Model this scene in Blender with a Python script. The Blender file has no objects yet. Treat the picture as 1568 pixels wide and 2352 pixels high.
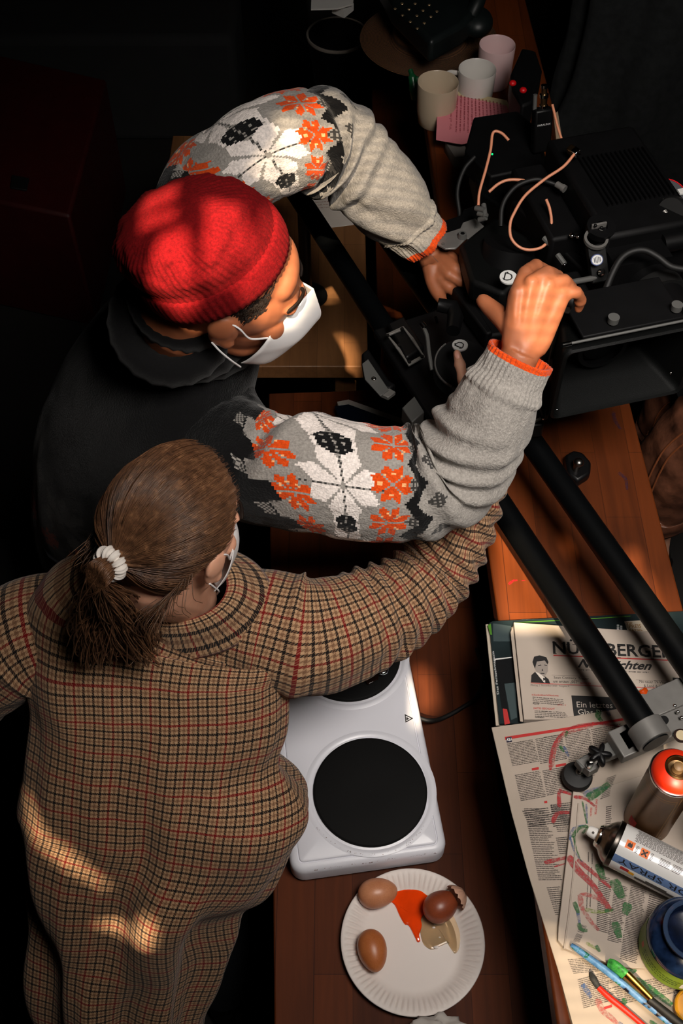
import bpy, math, random
import numpy as np
from mathutils import Vector, Matrix, noise

# ---------------------------------------------------------------- camera, light, exposure
S = bpy.context.scene
COL = S.collection
PITCH = math.radians(53.9); CAMZ = 2.606; FPX = 2600.0
cam = bpy.data.cameras.new('camera'); camo = bpy.data.objects.new('camera', cam); COL.objects.link(camo)
camo.location = (0, 0, CAMZ); camo.rotation_euler = (math.pi/2 - PITCH, 0, 0)
cam.sensor_fit = 'VERTICAL'; cam.sensor_height = 36; cam.lens = 36*FPX/2352; cam.clip_start = .05
S.camera = camo
S.view_settings.view_transform = 'Standard'; S.view_settings.look = 'None'; S.view_settings.gamma = 1
S.view_settings.use_curve_mapping = False
S.view_settings.exposure = 0.0
w = bpy.data.worlds.new('world'); S.world = w; w.use_nodes = True
w.node_tree.nodes['Background'].inputs[0].default_value = (.5, .6, .8, 1)
w.node_tree.nodes['Background'].inputs[1].default_value = .004

SUN_DIR = Vector((.06, .60, -.80)).normalized()
sl = bpy.data.lights.new('sun', 'SUN'); so = bpy.data.objects.new('sun', sl); COL.objects.link(so)
sl.energy = 18.0; sl.angle = math.radians(.7); sl.color = (1, .80, .55)
so.location = (0, -3, 6); so.rotation_euler = SUN_DIR.to_track_quat('-Z', 'Y').to_euler()

def area(name, loc, target, size, power, color, spread=180):
    l = bpy.data.lights.new(name, 'AREA'); o = bpy.data.objects.new(name, l); COL.objects.link(o)
    l.shape = 'RECTANGLE'; l.size, l.size_y = size; l.energy = power; l.color = color; l.spread = math.radians(spread)
    o.location = loc; o.rotation_euler = (Vector(target)-Vector(loc)).to_track_quat('-Z', 'Y').to_euler()
    return o
area('skylight_glow', (.58, .28, 2.98), (.45, 1.22, 1.0), (.7, .6), 10.8, (1, .93, .86), 80)

# ---------------------------------------------------------------- helpers
FW = Vector((0, math.cos(PITCH), -math.sin(PITCH))); UPV = Vector((0, math.sin(PITCH), math.cos(PITCH)))
CAM = Vector((0, 0, CAMZ))
def ray(x, y):
    return FW + UPV*((1176-y)/FPX) + Vector((1, 0, 0))*((x-784)/FPX)
def Zp(x, y, z):
    r = ray(x, y); return CAM + r*((z-CAMZ)/r.z)
def Dp(x, y, d): return CAM + ray(x, y)*d
def proj(p):
    v = Vector(p)-CAM; d = v.dot(FW); return 784+FPX*v.x/d, 1176-FPX*v.dot(UPV)/d

def lin(c):
    c = c/255.0
    return c/12.92 if c <= .04045 else ((c+.055)/1.055)**2.4
def rgb(r, g, b): return (lin(r), lin(g), lin(b), 1)

class NT:
    def __init__(s, m):
        s.t = m.node_tree; s.n = s.t.nodes; s.l = s.t.links; s.b = s.n['Principled BSDF']
    def new(s, typ, **kw):
        n = s.n.new(typ)
        for k, v in kw.items():
            if k.startswith('i_'): n.inputs[int(k[2:])].default_value = v
            else: setattr(n, k, v)
        return n
    def math(s, op, a, b=None, clamp=False):
        n = s.n.new('ShaderNodeMath'); n.operation = op; n.use_clamp = clamp
        for i, v in enumerate((a, b)):
            if v is None: continue
            if isinstance(v, (int, float)): n.inputs[i].default_value = v
            else: s.l.new(v, n.inputs[i])
        return n.outputs[0]
    def mix(s, fac, a, b, blend='MIX'):
        n = s.n.new('ShaderNodeMix'); n.data_type = 'RGBA'; n.blend_type = blend
        for i, v in ((0, fac), (6, a), (7, b)):
            if isinstance(v, (int, float, tuple)): n.inputs[i].default_value = v
            else: s.l.new(v, n.inputs[i])
        return n.outputs[2]
    def ramp(s, fac, stops):
        n = s.n.new('ShaderNodeValToRGB'); e = n.color_ramp.elements
        while len(e) < len(stops): e.new(.5)
        for k, (p, c) in enumerate(stops): e[k].position = p; e[k].color = c
        s.l.new(fac, n.inputs[0]); return n.outputs[0]
    def coord(s, which='Object', scale=(1, 1, 1), rot=(0, 0, 0)):
        c = s.n.new('ShaderNodeTexCoord'); m = s.n.new('ShaderNodeMapping')
        m.inputs['Scale'].default_value = scale; m.inputs['Rotation'].default_value = rot
        s.l.new(c.outputs[which], m.inputs[0]); return m.outputs[0]
    def noise(s, vec, scale, detail=3, rough=.5, dist=0):
        n = s.n.new('ShaderNodeTexNoise'); n.inputs['Scale'].default_value = scale; n.inputs['Detail'].default_value = detail
        n.inputs['Roughness'].default_value = rough; n.inputs['Distortion'].default_value = dist
        if vec is not None: s.l.new(vec, n.inputs[0])
        return n.outputs['Fac']
    def bump(s, h, strength=.3, dist=.002):
        n = s.n.new('ShaderNodeBump'); n.inputs['Strength'].default_value = strength; n.inputs['Distance'].default_value = dist
        s.l.new(h, n.inputs['Height']); s.l.new(n.outputs[0], s.b.inputs['Normal'])

MATS = {}
def mat(name, color=(.5, .5, .5, 1), rough=.6, metal=0, spec=.5, nscale=0, namt=.15, bump=0, bscale=None, coat=0, sheen=0, sss=0, emit=None, ecol=None, trans=0, ior=1.45):
    if name in MATS: return MATS[name]
    m = bpy.data.materials.new(name); m.use_nodes = True; t = NT(m); b = t.b
    b.inputs['Base Color'].default_value = color; b.inputs['Roughness'].default_value = rough
    b.inputs['Metallic'].default_value = metal; b.inputs['Specular IOR Level'].default_value = spec
    b.inputs['Coat Weight'].default_value = coat; b.inputs['Coat Roughness'].default_value = .1
    b.inputs['Sheen Weight'].default_value = sheen; b.inputs['Transmission Weight'].default_value = trans; b.inputs['IOR'].default_value = ior
    if sss: b.inputs['Subsurface Weight'].default_value = sss; b.inputs['Subsurface Radius'].default_value = (.012, .004, .002); b.inputs['Subsurface Scale'].default_value = 1
    if emit: b.inputs['Emission Strength'].default_value = emit; b.inputs['Emission Color'].default_value = ecol or color
    if nscale:
        v = t.coord('Object'); f = t.noise(v, nscale, 4)
        lo = tuple(c*(1-namt) for c in color[:3])+(1,); hi = tuple(min(1, c*(1+namt)) for c in color[:3])+(1,)
        t.l.new(t.ramp(f, [(.3, lo), (.7, hi)]), b.inputs['Base Color'])
    if bump:
        v = t.coord('Object'); t.bump(t.noise(v, bscale or 300, 3), bump, .001)
    MATS[name] = m; return m

def wood_mat(name, dark, light, scale=1.0, rough=.35, rot=0, coat=.15, spec=.25):
    m = bpy.data.materials.new(name); m.use_nodes = True; t = NT(m)
    v = t.coord('Object', (1, 1, 1), (0, 0, rot))
    mp = t.new('ShaderNodeMapping'); mp.inputs['Scale'].default_value = (60*scale, 3.2*scale, 60*scale); t.l.new(v, mp.inputs[0])
    g = t.noise(mp.outputs[0], 1.0, 6, .6, .6)
    br = t.new('ShaderNodeTexBrick'); br.offset = .43; br.inputs['Scale'].default_value = 1
    br.inputs['Brick Width'].default_value = .34; br.inputs['Row Height'].default_value = .062; br.inputs['Mortar Size'].default_value = .0006
    br.inputs['Color1'].default_value = (.25, .25, .25, 1); br.inputs['Color2'].default_value = (.75, .75, .75, 1); br.inputs['Mortar'].default_value = (0, 0, 0, 1)
    m2 = t.new('ShaderNodeMapping'); m2.inputs['Rotation'].default_value = (0, 0, math.pi/2); t.l.new(v, m2.inputs[0]); t.l.new(m2.outputs[0], br.inputs[0])
    big = t.noise(v, 5, 3)
    f = t.math('ADD', t.math('MULTIPLY', g, .5), t.math('MULTIPLY', br.outputs[0], .5))
    f = t.math('ADD', f, t.math('MULTIPLY', t.math('SUBTRACT', big, .5), .3))
    c = t.ramp(f, [(.2, dark), (.75, light)])
    t.l.new(c, t.b.inputs['Base Color']); t.b.inputs['Roughness'].default_value = rough; t.b.inputs['Coat Weight'].default_value = coat; t.b.inputs['Coat Roughness'].default_value = .25; t.b.inputs['Specular IOR Level'].default_value = spec
    t.bump(g, .08, .001); MATS[name] = m; return m

class MB:
    def __init__(s): s.V = []; s.F = []; s.UV = []; s.M = []; s.C = []
    def add(s, verts, faces, uvs=None, m=0, X=None, cols=None):
        o = len(s.V)
        if X is not None: verts = [X @ Vector(v) for v in verts]
        s.V.extend([tuple(v) for v in verts])
        for k, f in enumerate(faces):
            s.F.append([o+i for i in f]); s.UV.append(uvs[k] if uvs else None); s.M.append(m); s.C.append(cols[k] if cols else None)
        return s
    def box(s, c, size, X=None, m=0):
        hx, hy, hz = [q/2 for q in size]; c = Vector(c)
        v = [c+Vector((x*hx, y*hy, z*hz)) for x in (-1, 1) for y in (-1, 1) for z in (-1, 1)]
        return s.add(v, [(0, 1, 3, 2), (4, 6, 7, 5), (0, 4, 5, 1), (2, 3, 7, 6), (0, 2, 6, 4), (1, 5, 7, 3)], None, m, X)
    def prism(s, poly, z0, z1, X=None, m=0):
        n = len(poly); v = [(p[0], p[1], z0) for p in poly]+[(p[0], p[1], z1) for p in poly]
        f = [list(range(n))[::-1], list(range(n, 2*n))]+[(i, (i+1) % n, n+(i+1) % n, n+i) for i in range(n)]
        return s.add(v, f, None, m, X)
    def loft(s, rings, closed=True, caps=True, uvs=None, m=0, X=None, colf=None):
        R = len(rings); n = len(rings[0]); v = [p for r in rings for p in r]; f = []; uv = [] if uvs else None; cc = [] if colf else None
        for i in range(R-1):
            for j in range(n if closed else n-1):
                k = (j+1) % n
                f.append((i*n+j, i*n+k, (i+1)*n+k, (i+1)*n+j))
                if uvs:
                    a = uvs[i]; b = uvs[i+1]; q = (a[j], a[j+1], b[j+1], b[j]); uv.append(q)
                    if colf: cc.append(colf(sum(t[0] for t in q)/4, sum(t[1] for t in q)/4))
        if caps and closed:
            f.append(list(range(n))[::-1]); f.append([(R-1)*n+j for j in range(n)])
            if uvs:
                uv.append([uvs[0][0]]*n); uv.append([uvs[-1][0]]*n)
                if colf: cc.append(cc[0]); cc.append(cc[-1])
        return s.add(v, f, uv, m, X, cc)
    def cyl(s, p0, p1, r0, r1=None, n=20, m=0, caps=True):
        return s.tube([p0, p1], [r0, r0 if r1 is None else r1], n, m, caps)
    def tube(s, path, rad, n=10, m=0, caps=True, sq=1.0):
        P = [Vector(p) for p in path]
        if not isinstance(rad, (list, tuple)): rad = [rad]*len(P)
        fr = frames(P)
        rings = [[P[i]+(fr[i][0]*math.cos(2*math.pi*j/n)+fr[i][1]*(sq*math.sin(2*math.pi*j/n)))*rad[i] for j in range(n)] for i in range(len(P))]
        return s.loft(rings, caps=caps, m=m)
    def lathe(s, prof, n=32, X=None, m=0, caps=False):
        return s.loft([[(r*math.cos(2*math.pi*j/n), r*math.sin(2*math.pi*j/n), z) for j in range(n)] for r, z in prof], caps=caps, X=X, m=m)
    def ell(s, c, r, X=None, m=0, n=20, k=12):
        R = []
        for i in range(k+1):
            a = math.pi*i/k; q = max(math.sin(a), 1e-4)
            R.append([(c[0]+r[0]*q*math.cos(2*math.pi*j/n), c[1]+r[1]*q*math.sin(2*math.pi*j/n), c[2]-r[2]*math.cos(a)) for j in range(n)])
        return s.loft(R, X=X, m=m)
    def build(s, name, mats, parent=None, smooth=True, angle=40, bevel=0, bseg=2, subsurf=0, mods=None, origin=None):
        if not isinstance(mats, (list, tuple)): mats = [mats]
        if parent is not None: org = ORG[parent.name]
        elif origin is not None: org = Vector(origin)
        else:
            a = np.array(s.V); org = Vector(((a[:, 0].min()+a[:, 0].max())/2, (a[:, 1].min()+a[:, 1].max())/2, a[:, 2].min()))
        me = bpy.data.meshes.new(name)
        me.from_pydata([tuple(Vector(v)-org) for v in s.V], [], s.F)
        for mm in mats: me.materials.append(mm)
        me.polygons.foreach_set('material_index', s.M)
        if any(u is not None for u in s.UV):
            ul = me.uv_layers.new(name='UVMap'); flat = []
            for f, u in zip(s.F, s.UV):
                for q in (u if u else [(0, 0)]*len(f)): flat.extend(q)
            ul.data.foreach_set('uv', flat)
        if any(c is not None for c in s.C):
            ca = me.color_attributes.new('Col', 'FLOAT_COLOR', 'CORNER'); flat = []
            for f, c in zip(s.F, s.C):
                flat.extend(list(c or (0, 0, 0, 1))*len(f))
            ca.data.foreach_set('color', flat)
        me.validate(); me.update()
        if smooth:
            me.shade_smooth()
            if angle < 180: me.set_sharp_from_angle(angle=math.radians(angle))
        o = bpy.data.objects.new(name, me); COL.objects.link(o)
        if parent is not None: o.parent = parent
        else: o.location = org
        ORG[o.name] = org
        if bevel:
            b = o.modifiers.new('Bevel', 'BEVEL'); b.width = bevel; b.segments = bseg; b.limit_method = 'ANGLE'; b.angle_limit = math.radians(35)
        if subsurf:
            b = o.modifiers.new('Sub', 'SUBSURF'); b.levels = subsurf; b.render_levels = subsurf
        return o
ORG = {}
def frames(P, ref=None):
    n = len(P); T = []
    for i in range(n):
        t = (P[min(i+1, n-1)]-P[max(i-1, 0)]); T.append(t.normalized() if t.length > 1e-9 else Vector((0, 0, 1)))
    a = Vector(ref) if ref is not None else Vector((0, 0, 1))
    if ref is None and abs(T[0].dot(a)) > .9: a = Vector((1, 0, 0))
    out = []
    for i in range(n):
        a = (a-T[i]*a.dot(T[i])).normalized(); out.append((a.copy(), T[i].cross(a)))
    return out
def spline(pts, per=8):
    """Catmull-Rom through tuples of any length"""
    A = [np.array(p, float) for p in pts]; A = [2*A[0]-A[1]]+A+[2*A[-1]-A[-2]]; out = []
    for i in range(1, len(A)-2):
        for k in range(per):
            t = k/per; a, b, c, d = A[i-1:i+3]
            out.append(.5*(2*b+(c-a)*t+(2*a-5*b+4*c-d)*t*t+(3*b-a-3*c+d)*t**3))
    out.append(A[-2]); return out
def sp3(pts, per=8): return [Vector(q) for q in spline(pts, per)]

def tag(o, label, cat, group=None, kind=None):
    if label: o['label'] = label
    if cat: o['category'] = cat
    if group: o['group'] = group
    if kind: o['kind'] = kind
    return o
def empty(name, loc, label, cat, group=None):
    o = bpy.data.objects.new(name, None); COL.objects.link(o); o.location = loc; o.empty_display_size = .05
    ORG[o.name] = Vector(loc); return tag(o, label, cat, group)
def struct(o): o['kind'] = 'structure'; return o

TXT = {}
def text_geo(s, bold=0.0):
    if (s, bold) in TXT: return TXT[(s, bold)]
    c = bpy.data.curves.new('txt', 'FONT'); c.body = s; c.size = 1; c.offset = bold; c.resolution_u = 2
    o = bpy.data.objects.new('txt', c); COL.objects.link(o); dg = bpy.context.evaluated_depsgraph_get(); dg.update()
    e = o.evaluated_get(dg); me = e.to_mesh(); V = [tuple(v.co) for v in me.vertices]; F = [tuple(p.vertices) for p in me.polygons]; e.to_mesh_clear()
    bpy.data.objects.remove(o); bpy.data.curves.remove(c)
    a = np.array(V) if V else np.zeros((1, 3)); TXT[(s, bold)] = (a, F); return a, F
def text_map(mb, s, fn, bold=0.0, m=0, slant=0):
    """fn(u,v)->3D point; u,v in 0..1 over the text's bounding box"""
    a, F = text_geo(s, bold)
    if not F: return
    x0, x1, y0, y1 = a[:, 0].min(), a[:, 0].max(), a[:, 1].min(), a[:, 1].max()
    mb.add([fn((p[0]-x0)/(x1-x0)+slant*(p[1]-y0)/(y1-y0), (p[1]-y0)/max(y1-y0, 1e-6)) for p in a], F, m=m)
def text_px(mb, s, p0, p1, p2, z, bold=0.0, m=0, slant=0):
    A, B, Cc = Zp(*p0, z), Zp(*p1, z), Zp(*p2, z)
    text_map(mb, s, lambda u, v: A+(B-A)*u+(Cc-A)*v, bold, m, slant)
def lines_px(mb, p0, p1, p2, rows, z, seed, m=0, fill=.55, ragged=.1, wl=(.04, .12)):
    """rows of print: word-sized dashes broken into letter strokes"""
    rnd = random.Random(seed); A, B, Cc = Zp(*p0, z), Zp(*p1, z), Zp(*p2, z); ex = B-A; ey = Cc-A
    for r in range(rows):
        v0 = (r+.5-fill/2)/rows; v1 = (r+.5+fill/2)/rows; u = 0; end = 1-ragged*rnd.random()
        while u < end:
            l = min(rnd.uniform(*wl), end-u); x = u
            while x < u+l:
                d = rnd.uniform(.006, .016); h = rnd.choice((0, 0, .12, .2))/rows
                mb.add([A+ex*x+ey*(v0+h), A+ex*min(x+d, u+l)+ey*(v0+h), A+ex*min(x+d, u+l)+ey*v1, A+ex*x+ey*v1], [(0, 1, 2, 3)], m=m); x += d+rnd.uniform(.002, .006)
            u += l+rnd.uniform(.012, .022)
def poly_px(mb, pts, z, m=0, h=0):
    P = [Zp(x, y, z) for x, y in pts]
    if h: mb.prism([(p.x, p.y) for p in P], z, z+h, m=m)
    else: mb.add(P, [list(range(len(P)))], m=m)
def axes(o, ex, ey=None, ez=None):
    """matrix with columns ex, ey, ez at o (orthonormal from ex and ez or ey)"""
    ex = Vector(ex).normalized()
    if ez is not None: ez = Vector(ez); ez = (ez-ex*ez.dot(ex)).normalized(); ey = ez.cross(ex)
    else: ey = Vector(ey); ey = (ey-ex*ey.dot(ex)).normalized(); ez = ex.cross(ey)
    M = Matrix.Identity(4)
    for i in range(3): M[i][0] = ex[i]; M[i][1] = ey[i]; M[i][2] = ez[i]; M[i][3] = o[i]
    return M
ZB = .72; ZA = 1.0   # worktop and bar counter heights
# ---------------------------------------------------------------- room
dark_floor = mat('dark_floor', rgb(22, 20, 18), .8, nscale=8)
plaster = mat('dark_wall', rgb(28, 27, 26), .9, nscale=4)
mb = MB(); mb.box((0, 1.6, -.05), (5.4, 6.6, .1)); struct(mb.build('floor', dark_floor))
mb = MB(); mb.box((0, 4.85, 1.6), (5.4, .1, 3.2)); struct(mb.build('wall_far', plaster))
mb = MB(); mb.box((-2.65, 1.6, 1.6), (.1, 6.6, 3.2)); struct(mb.build('wall_left', plaster))
mb = MB(); mb.box((2.65, 1.6, 1.6), (.1, 6.6, 3.2)); struct(mb.build('wall_right', plaster))
mb = MB(); mb.box((0, -1.65, 1.6), (5.4, .1, 3.2)); struct(mb.build('wall_near', plaster))
# unseen roof added to shape the sunlight: holes cut where sun patches should fall
CEIL = 3.2
def up_to_roof(p):
    t = (CEIL-p.z)/-SUN_DIR.z; return p-SUN_DIR*t
def gap(pts, z=None, d=None):
    out = []
    for q in pts:
        p = Zp(q[0], q[1], z) if z is not None else Dp(q[0], q[1], d)
        r = up_to_roof(p); out.append((r.x, r.y))
    return out
GAPS = [(q, 5) for q in [
    gap([(1134, 1226), (1158, 1214), (1300, 1440), (1150, 1434)], z=ZA),                       # counter, left of the rail
    gap([(1440, 1262), (1466, 1268), (1478, 1310), (1494, 1330), (1520, 1390), (1530, 1425), (1500, 1436), (1420, 1330)], z=ZA),
    gap([(1533, 1318), (1546, 1350), (1566, 1425), (1556, 1425)], z=ZA),
    gap([(1288, 1232), (1304, 1250), (1314, 1282), (1303, 1272)], z=ZA),
    gap([(950, 1540), (978, 1538), (998, 1572), (1006, 1624), (950, 1646)], z=ZB),             # worktop beside the hotplate
    gap([(690, 832), (770, 832), (790, 838), (730, 850), (700, 850)], z=ZB),
    gap([(480, 470), (560, 480), (580, 560), (520, 650), (470, 660), (490, 560)], d=1.38),     # beanie
    gap([(380, 560), (440, 540), (460, 620), (448, 690), (400, 720), (345, 660)], d=1.38),
    gap([(345, 470), (420, 435), (425, 485), (340, 520)], d=1.42),
    gap([(350, 525), (430, 510), (430, 535), (345, 555)], d=1.42),
]]
for poly, duty in (
    (gap([(1240, 2120), (1330, 2160), (1420, 2200), (1500, 2140), (1590, 2100), (1590, 2200), (1528, 2215), (1545, 2320), (1420, 2360), (1290, 2360)], z=ZA), .42),
    (gap([(1515, 1775), (1580, 1740), (1600, 1830), (1540, 1835)], z=ZA+.19), .8),
    (gap([(1205, 640), (1300, 640), (1345, 690), (1330, 720), (1275, 800), (1220, 800), (1178, 730)], d=1.50), .5),
    (gap([(640, 470), (700, 500), (725, 580), (718, 640), (665, 720), (600, 750), (560, 690), (600, 600)], d=1.46), .75),
    (gap([(690, 300), (760, 240), (870, 290), (1000, 430), (1025, 505), (930, 565), (760, 450), (690, 490), (640, 480), (590, 420), (640, 380)], d=1.89), .26),
    (gap([(640, 470), (690, 380), (750, 330), (775, 420), (700, 480), (660, 490)], d=1.87), .45),
    (gap([(630, 270), (690, 270), (700, 395), (670, 400), (650, 330)], d=1.80), .5),
    (gap([(0, 1850), (60, 1965), (120, 2010), (195, 2100), (180, 2110), (70, 2030), (10, 1960)], d=1.62), .42),
    (gap([(185, 2170), (255, 2155), (262, 2180), (245, 2205)], d=1.70), .6),
    (gap([(270, 2190), (320, 2125), (345, 2130), (335, 2195), (300, 2220)], d=1.70), .6)):
    GAPS.append((poly, max(1, round(duty*5))))   # added slits dim the sun patch: duty of every five rows stays open
def row_cuts(P, y):
    xs = []
    for a, b in zip(P, P[1:]+P[:1]):
        if (a[1] <= y) != (b[1] <= y): xs.append(a[0]+(b[0]-a[0])*(y-a[1])/(b[1]-a[1]))
    xs.sort(); return list(zip(xs[::2], xs[1::2]))
DY = .004; ylo = min(p[1] for g, _ in GAPS for p in g)-.01; yhi = max(p[1] for g, _ in GAPS for p in g)+.01
mb = MB(); XA, XB = -2.7, 2.7
def mask_strip(x0, x1, y0, y1): mb.add([(x0, y0, CEIL), (x1, y0, CEIL), (x1, y1, CEIL), (x0, y1, CEIL)], [(0, 3, 2, 1)])
mask_strip(XA, XB, -1.7, ylo); nrow = math.ceil((yhi-ylo)/DY); mask_strip(XA, XB, ylo+nrow*DY, 4.9)
for k in range(nrow):
    y0 = ylo+k*DY; cuts = sorted(c for g, n_ in GAPS if k % 5 < n_ for c in row_cuts(g, y0+DY/2)); x = XA
    for a, b in cuts:
        if a > x: mask_strip(x, a, y0, y0+DY)
        x = max(x, b)
    mask_strip(x, XB, y0, y0+DY)
struct(mb.build('sun_mask_ceiling', plaster, smooth=False))

# ---------------------------------------------------------------- tables
wood_red = wood_mat('worktop_wood', rgb(40, 15, 5), rgb(94, 44, 17), 1, .6, 0, .0, .15)
wood_bar = wood_mat('bar_wood', rgb(50, 20, 5), rgb(108, 50, 16), 1, .5, 0, .0)
wood_pale = wood_mat('table_wood', rgb(88, 56, 32), rgb(138, 96, 60), 1, .5)
black_paint = mat('black_paint', rgb(14, 13, 12), .6)
t = empty('worktop_table', (.08, 1.0, 0), 'low reddish brown wooden worktop carrying the white hotplate and the paper plate', 'table')
X0, X1 = Zp(1110, 1190, ZA), Zp(1145, 1430, ZA)
ang = math.atan2(-(X0.x-X1.x), X0.y-X1.y)
RB = Matrix.Translation((X1.x, X1.y, 0)) @ Matrix.Rotation(ang, 4, 'Z')
mb = MB(); mb.box((-.187, .045, ZB-.02), (.398, 1.46, .04), RB); mb.build('tabletop', wood_red, t, bevel=.003)
for x in (-.36, -.04):
    for y in (-.63, .72):
        mb = MB(); mb.box((x, y, (ZB-.04)/2), (.06, .06, ZB-.04), RB); mb.build('leg', wood_red, t, bevel=.003)
t = empty('bar_counter', (.4, 1.5, 0), 'raised narrow reddish wooden bar counter under the slider and the newspapers', 'counter')
WA = .308
mb = MB(); mb.box((WA/2, .75, ZA-.02), (WA, 3.0, .04), RB); mb.build('counter_top', wood_bar, t, bevel=.004)
mb = MB(); mb.box((WA/2+.02, .75, (ZA-.04)/2), (WA-.08, 2.9, ZA-.04), RB); mb.build('counter_base', wood_red, t, bevel=.003)
t = empty('side_table', (-.18, 2.2, 0), 'pale wooden table behind the man with sheets of paper on it', 'table')
mb = MB(); mb.box((-.20, 2.215, ZB-.02), (.52, .86, .04)); mb.build('tabletop', wood_pale, t, bevel=.003)
for x in (-.41, .01):
    for y in (1.84, 2.58):
        mb = MB(); mb.box((x, y, (ZB-.04)/2), (.05, .05, ZB-.04)); mb.build('leg', wood_pale, t, bevel=.003)
# ---------------------------------------------------------------- double hotplate
enamel = mat('white_enamel', rgb(214, 214, 222), .38, coat=.08)
iron = mat('cast_iron', rgb(6, 6, 6), .7, spec=.2, bump=.12, bscale=500)
rubber = mat('black_rubber', rgb(10, 10, 10), .6)
inkk = mat('black_ink', rgb(22, 20, 20), .6)
rust = mat('burnt_specks', rgb(86, 52, 28), .8)
P1 = Zp(1030, 1955, .775); P2 = Zp(668, 2006, .775); ex = (P1-P2); HW = ex.length; ex.normalize()
HL = .50; ey = Vector((-ex.y, ex.x, 0))
HX = axes(P2+Vector((0, 0, -.055)), ex, ey)     # local origin at near-left corner, on the worktop
hp = empty('double_hotplate', (P1+P2)/2+ey*.25+Vector((0, 0, -.055)), 'white enamelled double electric hotplate with two black iron rings', 'hotplate')
def rrect(ins, r, z, w=HW, l=HL, n=6):
    r = max(r-ins, .004); out = []
    for cx, cy, a0 in ((w-ins-r, l-ins-r, 0), (ins+r, l-ins-r, 90), (ins+r, ins+r, 180), (w-ins-r, ins+r, 270)):
        for k in range(n+1):
            a = math.radians(a0+90*k/n); out.append((cx+r*math.cos(a), cy+r*math.sin(a), z))
    return out
mb = MB(); mb.loft([rrect(i, .024, z) for i, z in ((.004, .008), (0, .012), (0, .040), (.0015, .047), (.005, .0515), (.009, .0535), (.0135, .054), (.0142, .0525), (.0155, .0525), (.0165, .055), (.019, .0565), (.06, .0567))], X=HX)
mb.build('body', enamel, hp, angle=35)
def hl(px, py, z=.775):
    q = HX.inverted() @ Zp(px, py, z); return q
for (cx, cy, rr) in ((*hl(850, 1815, .783).xy, .0965), (*hl(799, 1499, .783).xy, .0965)):
    T = HX @ Matrix.Translation((cx, cy, 0))
    mb = MB(); mb.lathe([(rr+.016, .0566), (rr+.011, .0585), (rr+.007, .0585), (rr+.001, .054), (rr-.003, .053)], 72, T); mb.build('ring_lip', enamel, hp)
    mb = MB(); mb.lathe([(rr, .050), (rr, .0605), (rr-.001, .0622), (rr-.004, .063), (.03, .0625), (.0001, .0625)], 72, T); mb.build('heating_plate', iron, hp, angle=60)
for x in (.03, HW-.03):
    for y in (.04, HL-.04):
        mb = MB(); mb.lathe([(.0001, 0), (.011, 0), (.012, .012), (.0001, .012)], 14, HX @ Matrix.Translation((x, y, 0))); mb.build('foot', rubber, hp)
mb = MB(); zt = .7768
tri = [(929, 1640), (949, 1650), (931, 1660)]; tri2 = [(931.5, 1644), (944, 1650), (933, 1656.5)]
A = [Zp(*q, zt) for q in tri]; Bq = [Zp(*q, zt) for q in tri2]
mb.add(A+Bq, [(0, 1, 4, 3), (1, 2, 5, 4), (2, 0, 3, 5)]); poly_px(mb, [(933, 1647), (936, 1648), (938, 1650), (941, 1650), (936, 1653), (933, 1654)], zt)
mb.build('warning_sign', inkk, hp, smooth=False)['label'] = 'black hot surface warning triangle'
mb = MB(); rnd = random.Random(4)
for k in range(60):
    x = rnd.uniform(.03, HW-.02); y = rnd.uniform(.001, .004); s_ = rnd.uniform(.0002, .0008)
    mb.ell((x, y, .049), (s_*2, s_*.6, s_*.5), HX, n=6, k=4)
for k in range(46):
    a = rnd.uniform(3.6, 5.6); c0 = hl(850, 1815, .783); r_ = .0965+.012+rnd.uniform(-.002, .002); s_ = rnd.uniform(.0002, .0006)
    mb.ell((c0.x+r_*math.cos(a), c0.y+r_*math.sin(a), .0584), (s_*1.6, s_, s_*.4), HX, n=6, k=4)
mb.build('burnt_specks', rust, hp)['kind'] = 'stuff'
mb = MB(); pth = sp3([Zp(960, 1648, .745), Zp(985, 1655, .742), Zp(1015, 1650, .726), Zp(1062, 1625, .7245), Zp(1095, 1600, .7245), Zp(1110, 1550, .7245), Zp(1095, 1490, .7245)], 10)
mb.tube(pth, .0042, 10); mb.build('power_cord', rubber, hp)
# turner lying on the rear ring
steel = mat('polished_steel', rgb(205, 205, 205), .14, 1)
brownplastic = mat('smoked_plastic', rgb(26, 14, 9), .12, coat=.5)
zz = .786
sp = empty('turner', Zp(860, 1550, zz), 'dark glossy kitchen turner with a bright steel collar on the rear hotplate ring', 'kitchen utensil')
mb = MB(); poly_px(mb, [(826, 1552), (845, 1574), (868, 1562), (872, 1543), (850, 1525)], zz, h=.003); mb.build('blade', brownplastic, sp, bevel=.001)
mb = MB(); poly_px(mb, [(869, 1539), (890, 1533), (892, 1541), (890, 1551), (880, 1555), (870, 1554)], zz+.001, h=.011); mb.build('collar', steel, sp, bevel=.004, bseg=3)
mb = MB(); mb.tube([Zp(880, 1546, zz+.007), Zp(876, 1505, zz+.010), Zp(860, 1450, zz+.02), Zp(840, 1380, zz+.05)], [.0065, .008, .009, .008], 12, sq=.7); mb.build('handle', brownplastic, sp)

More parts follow.
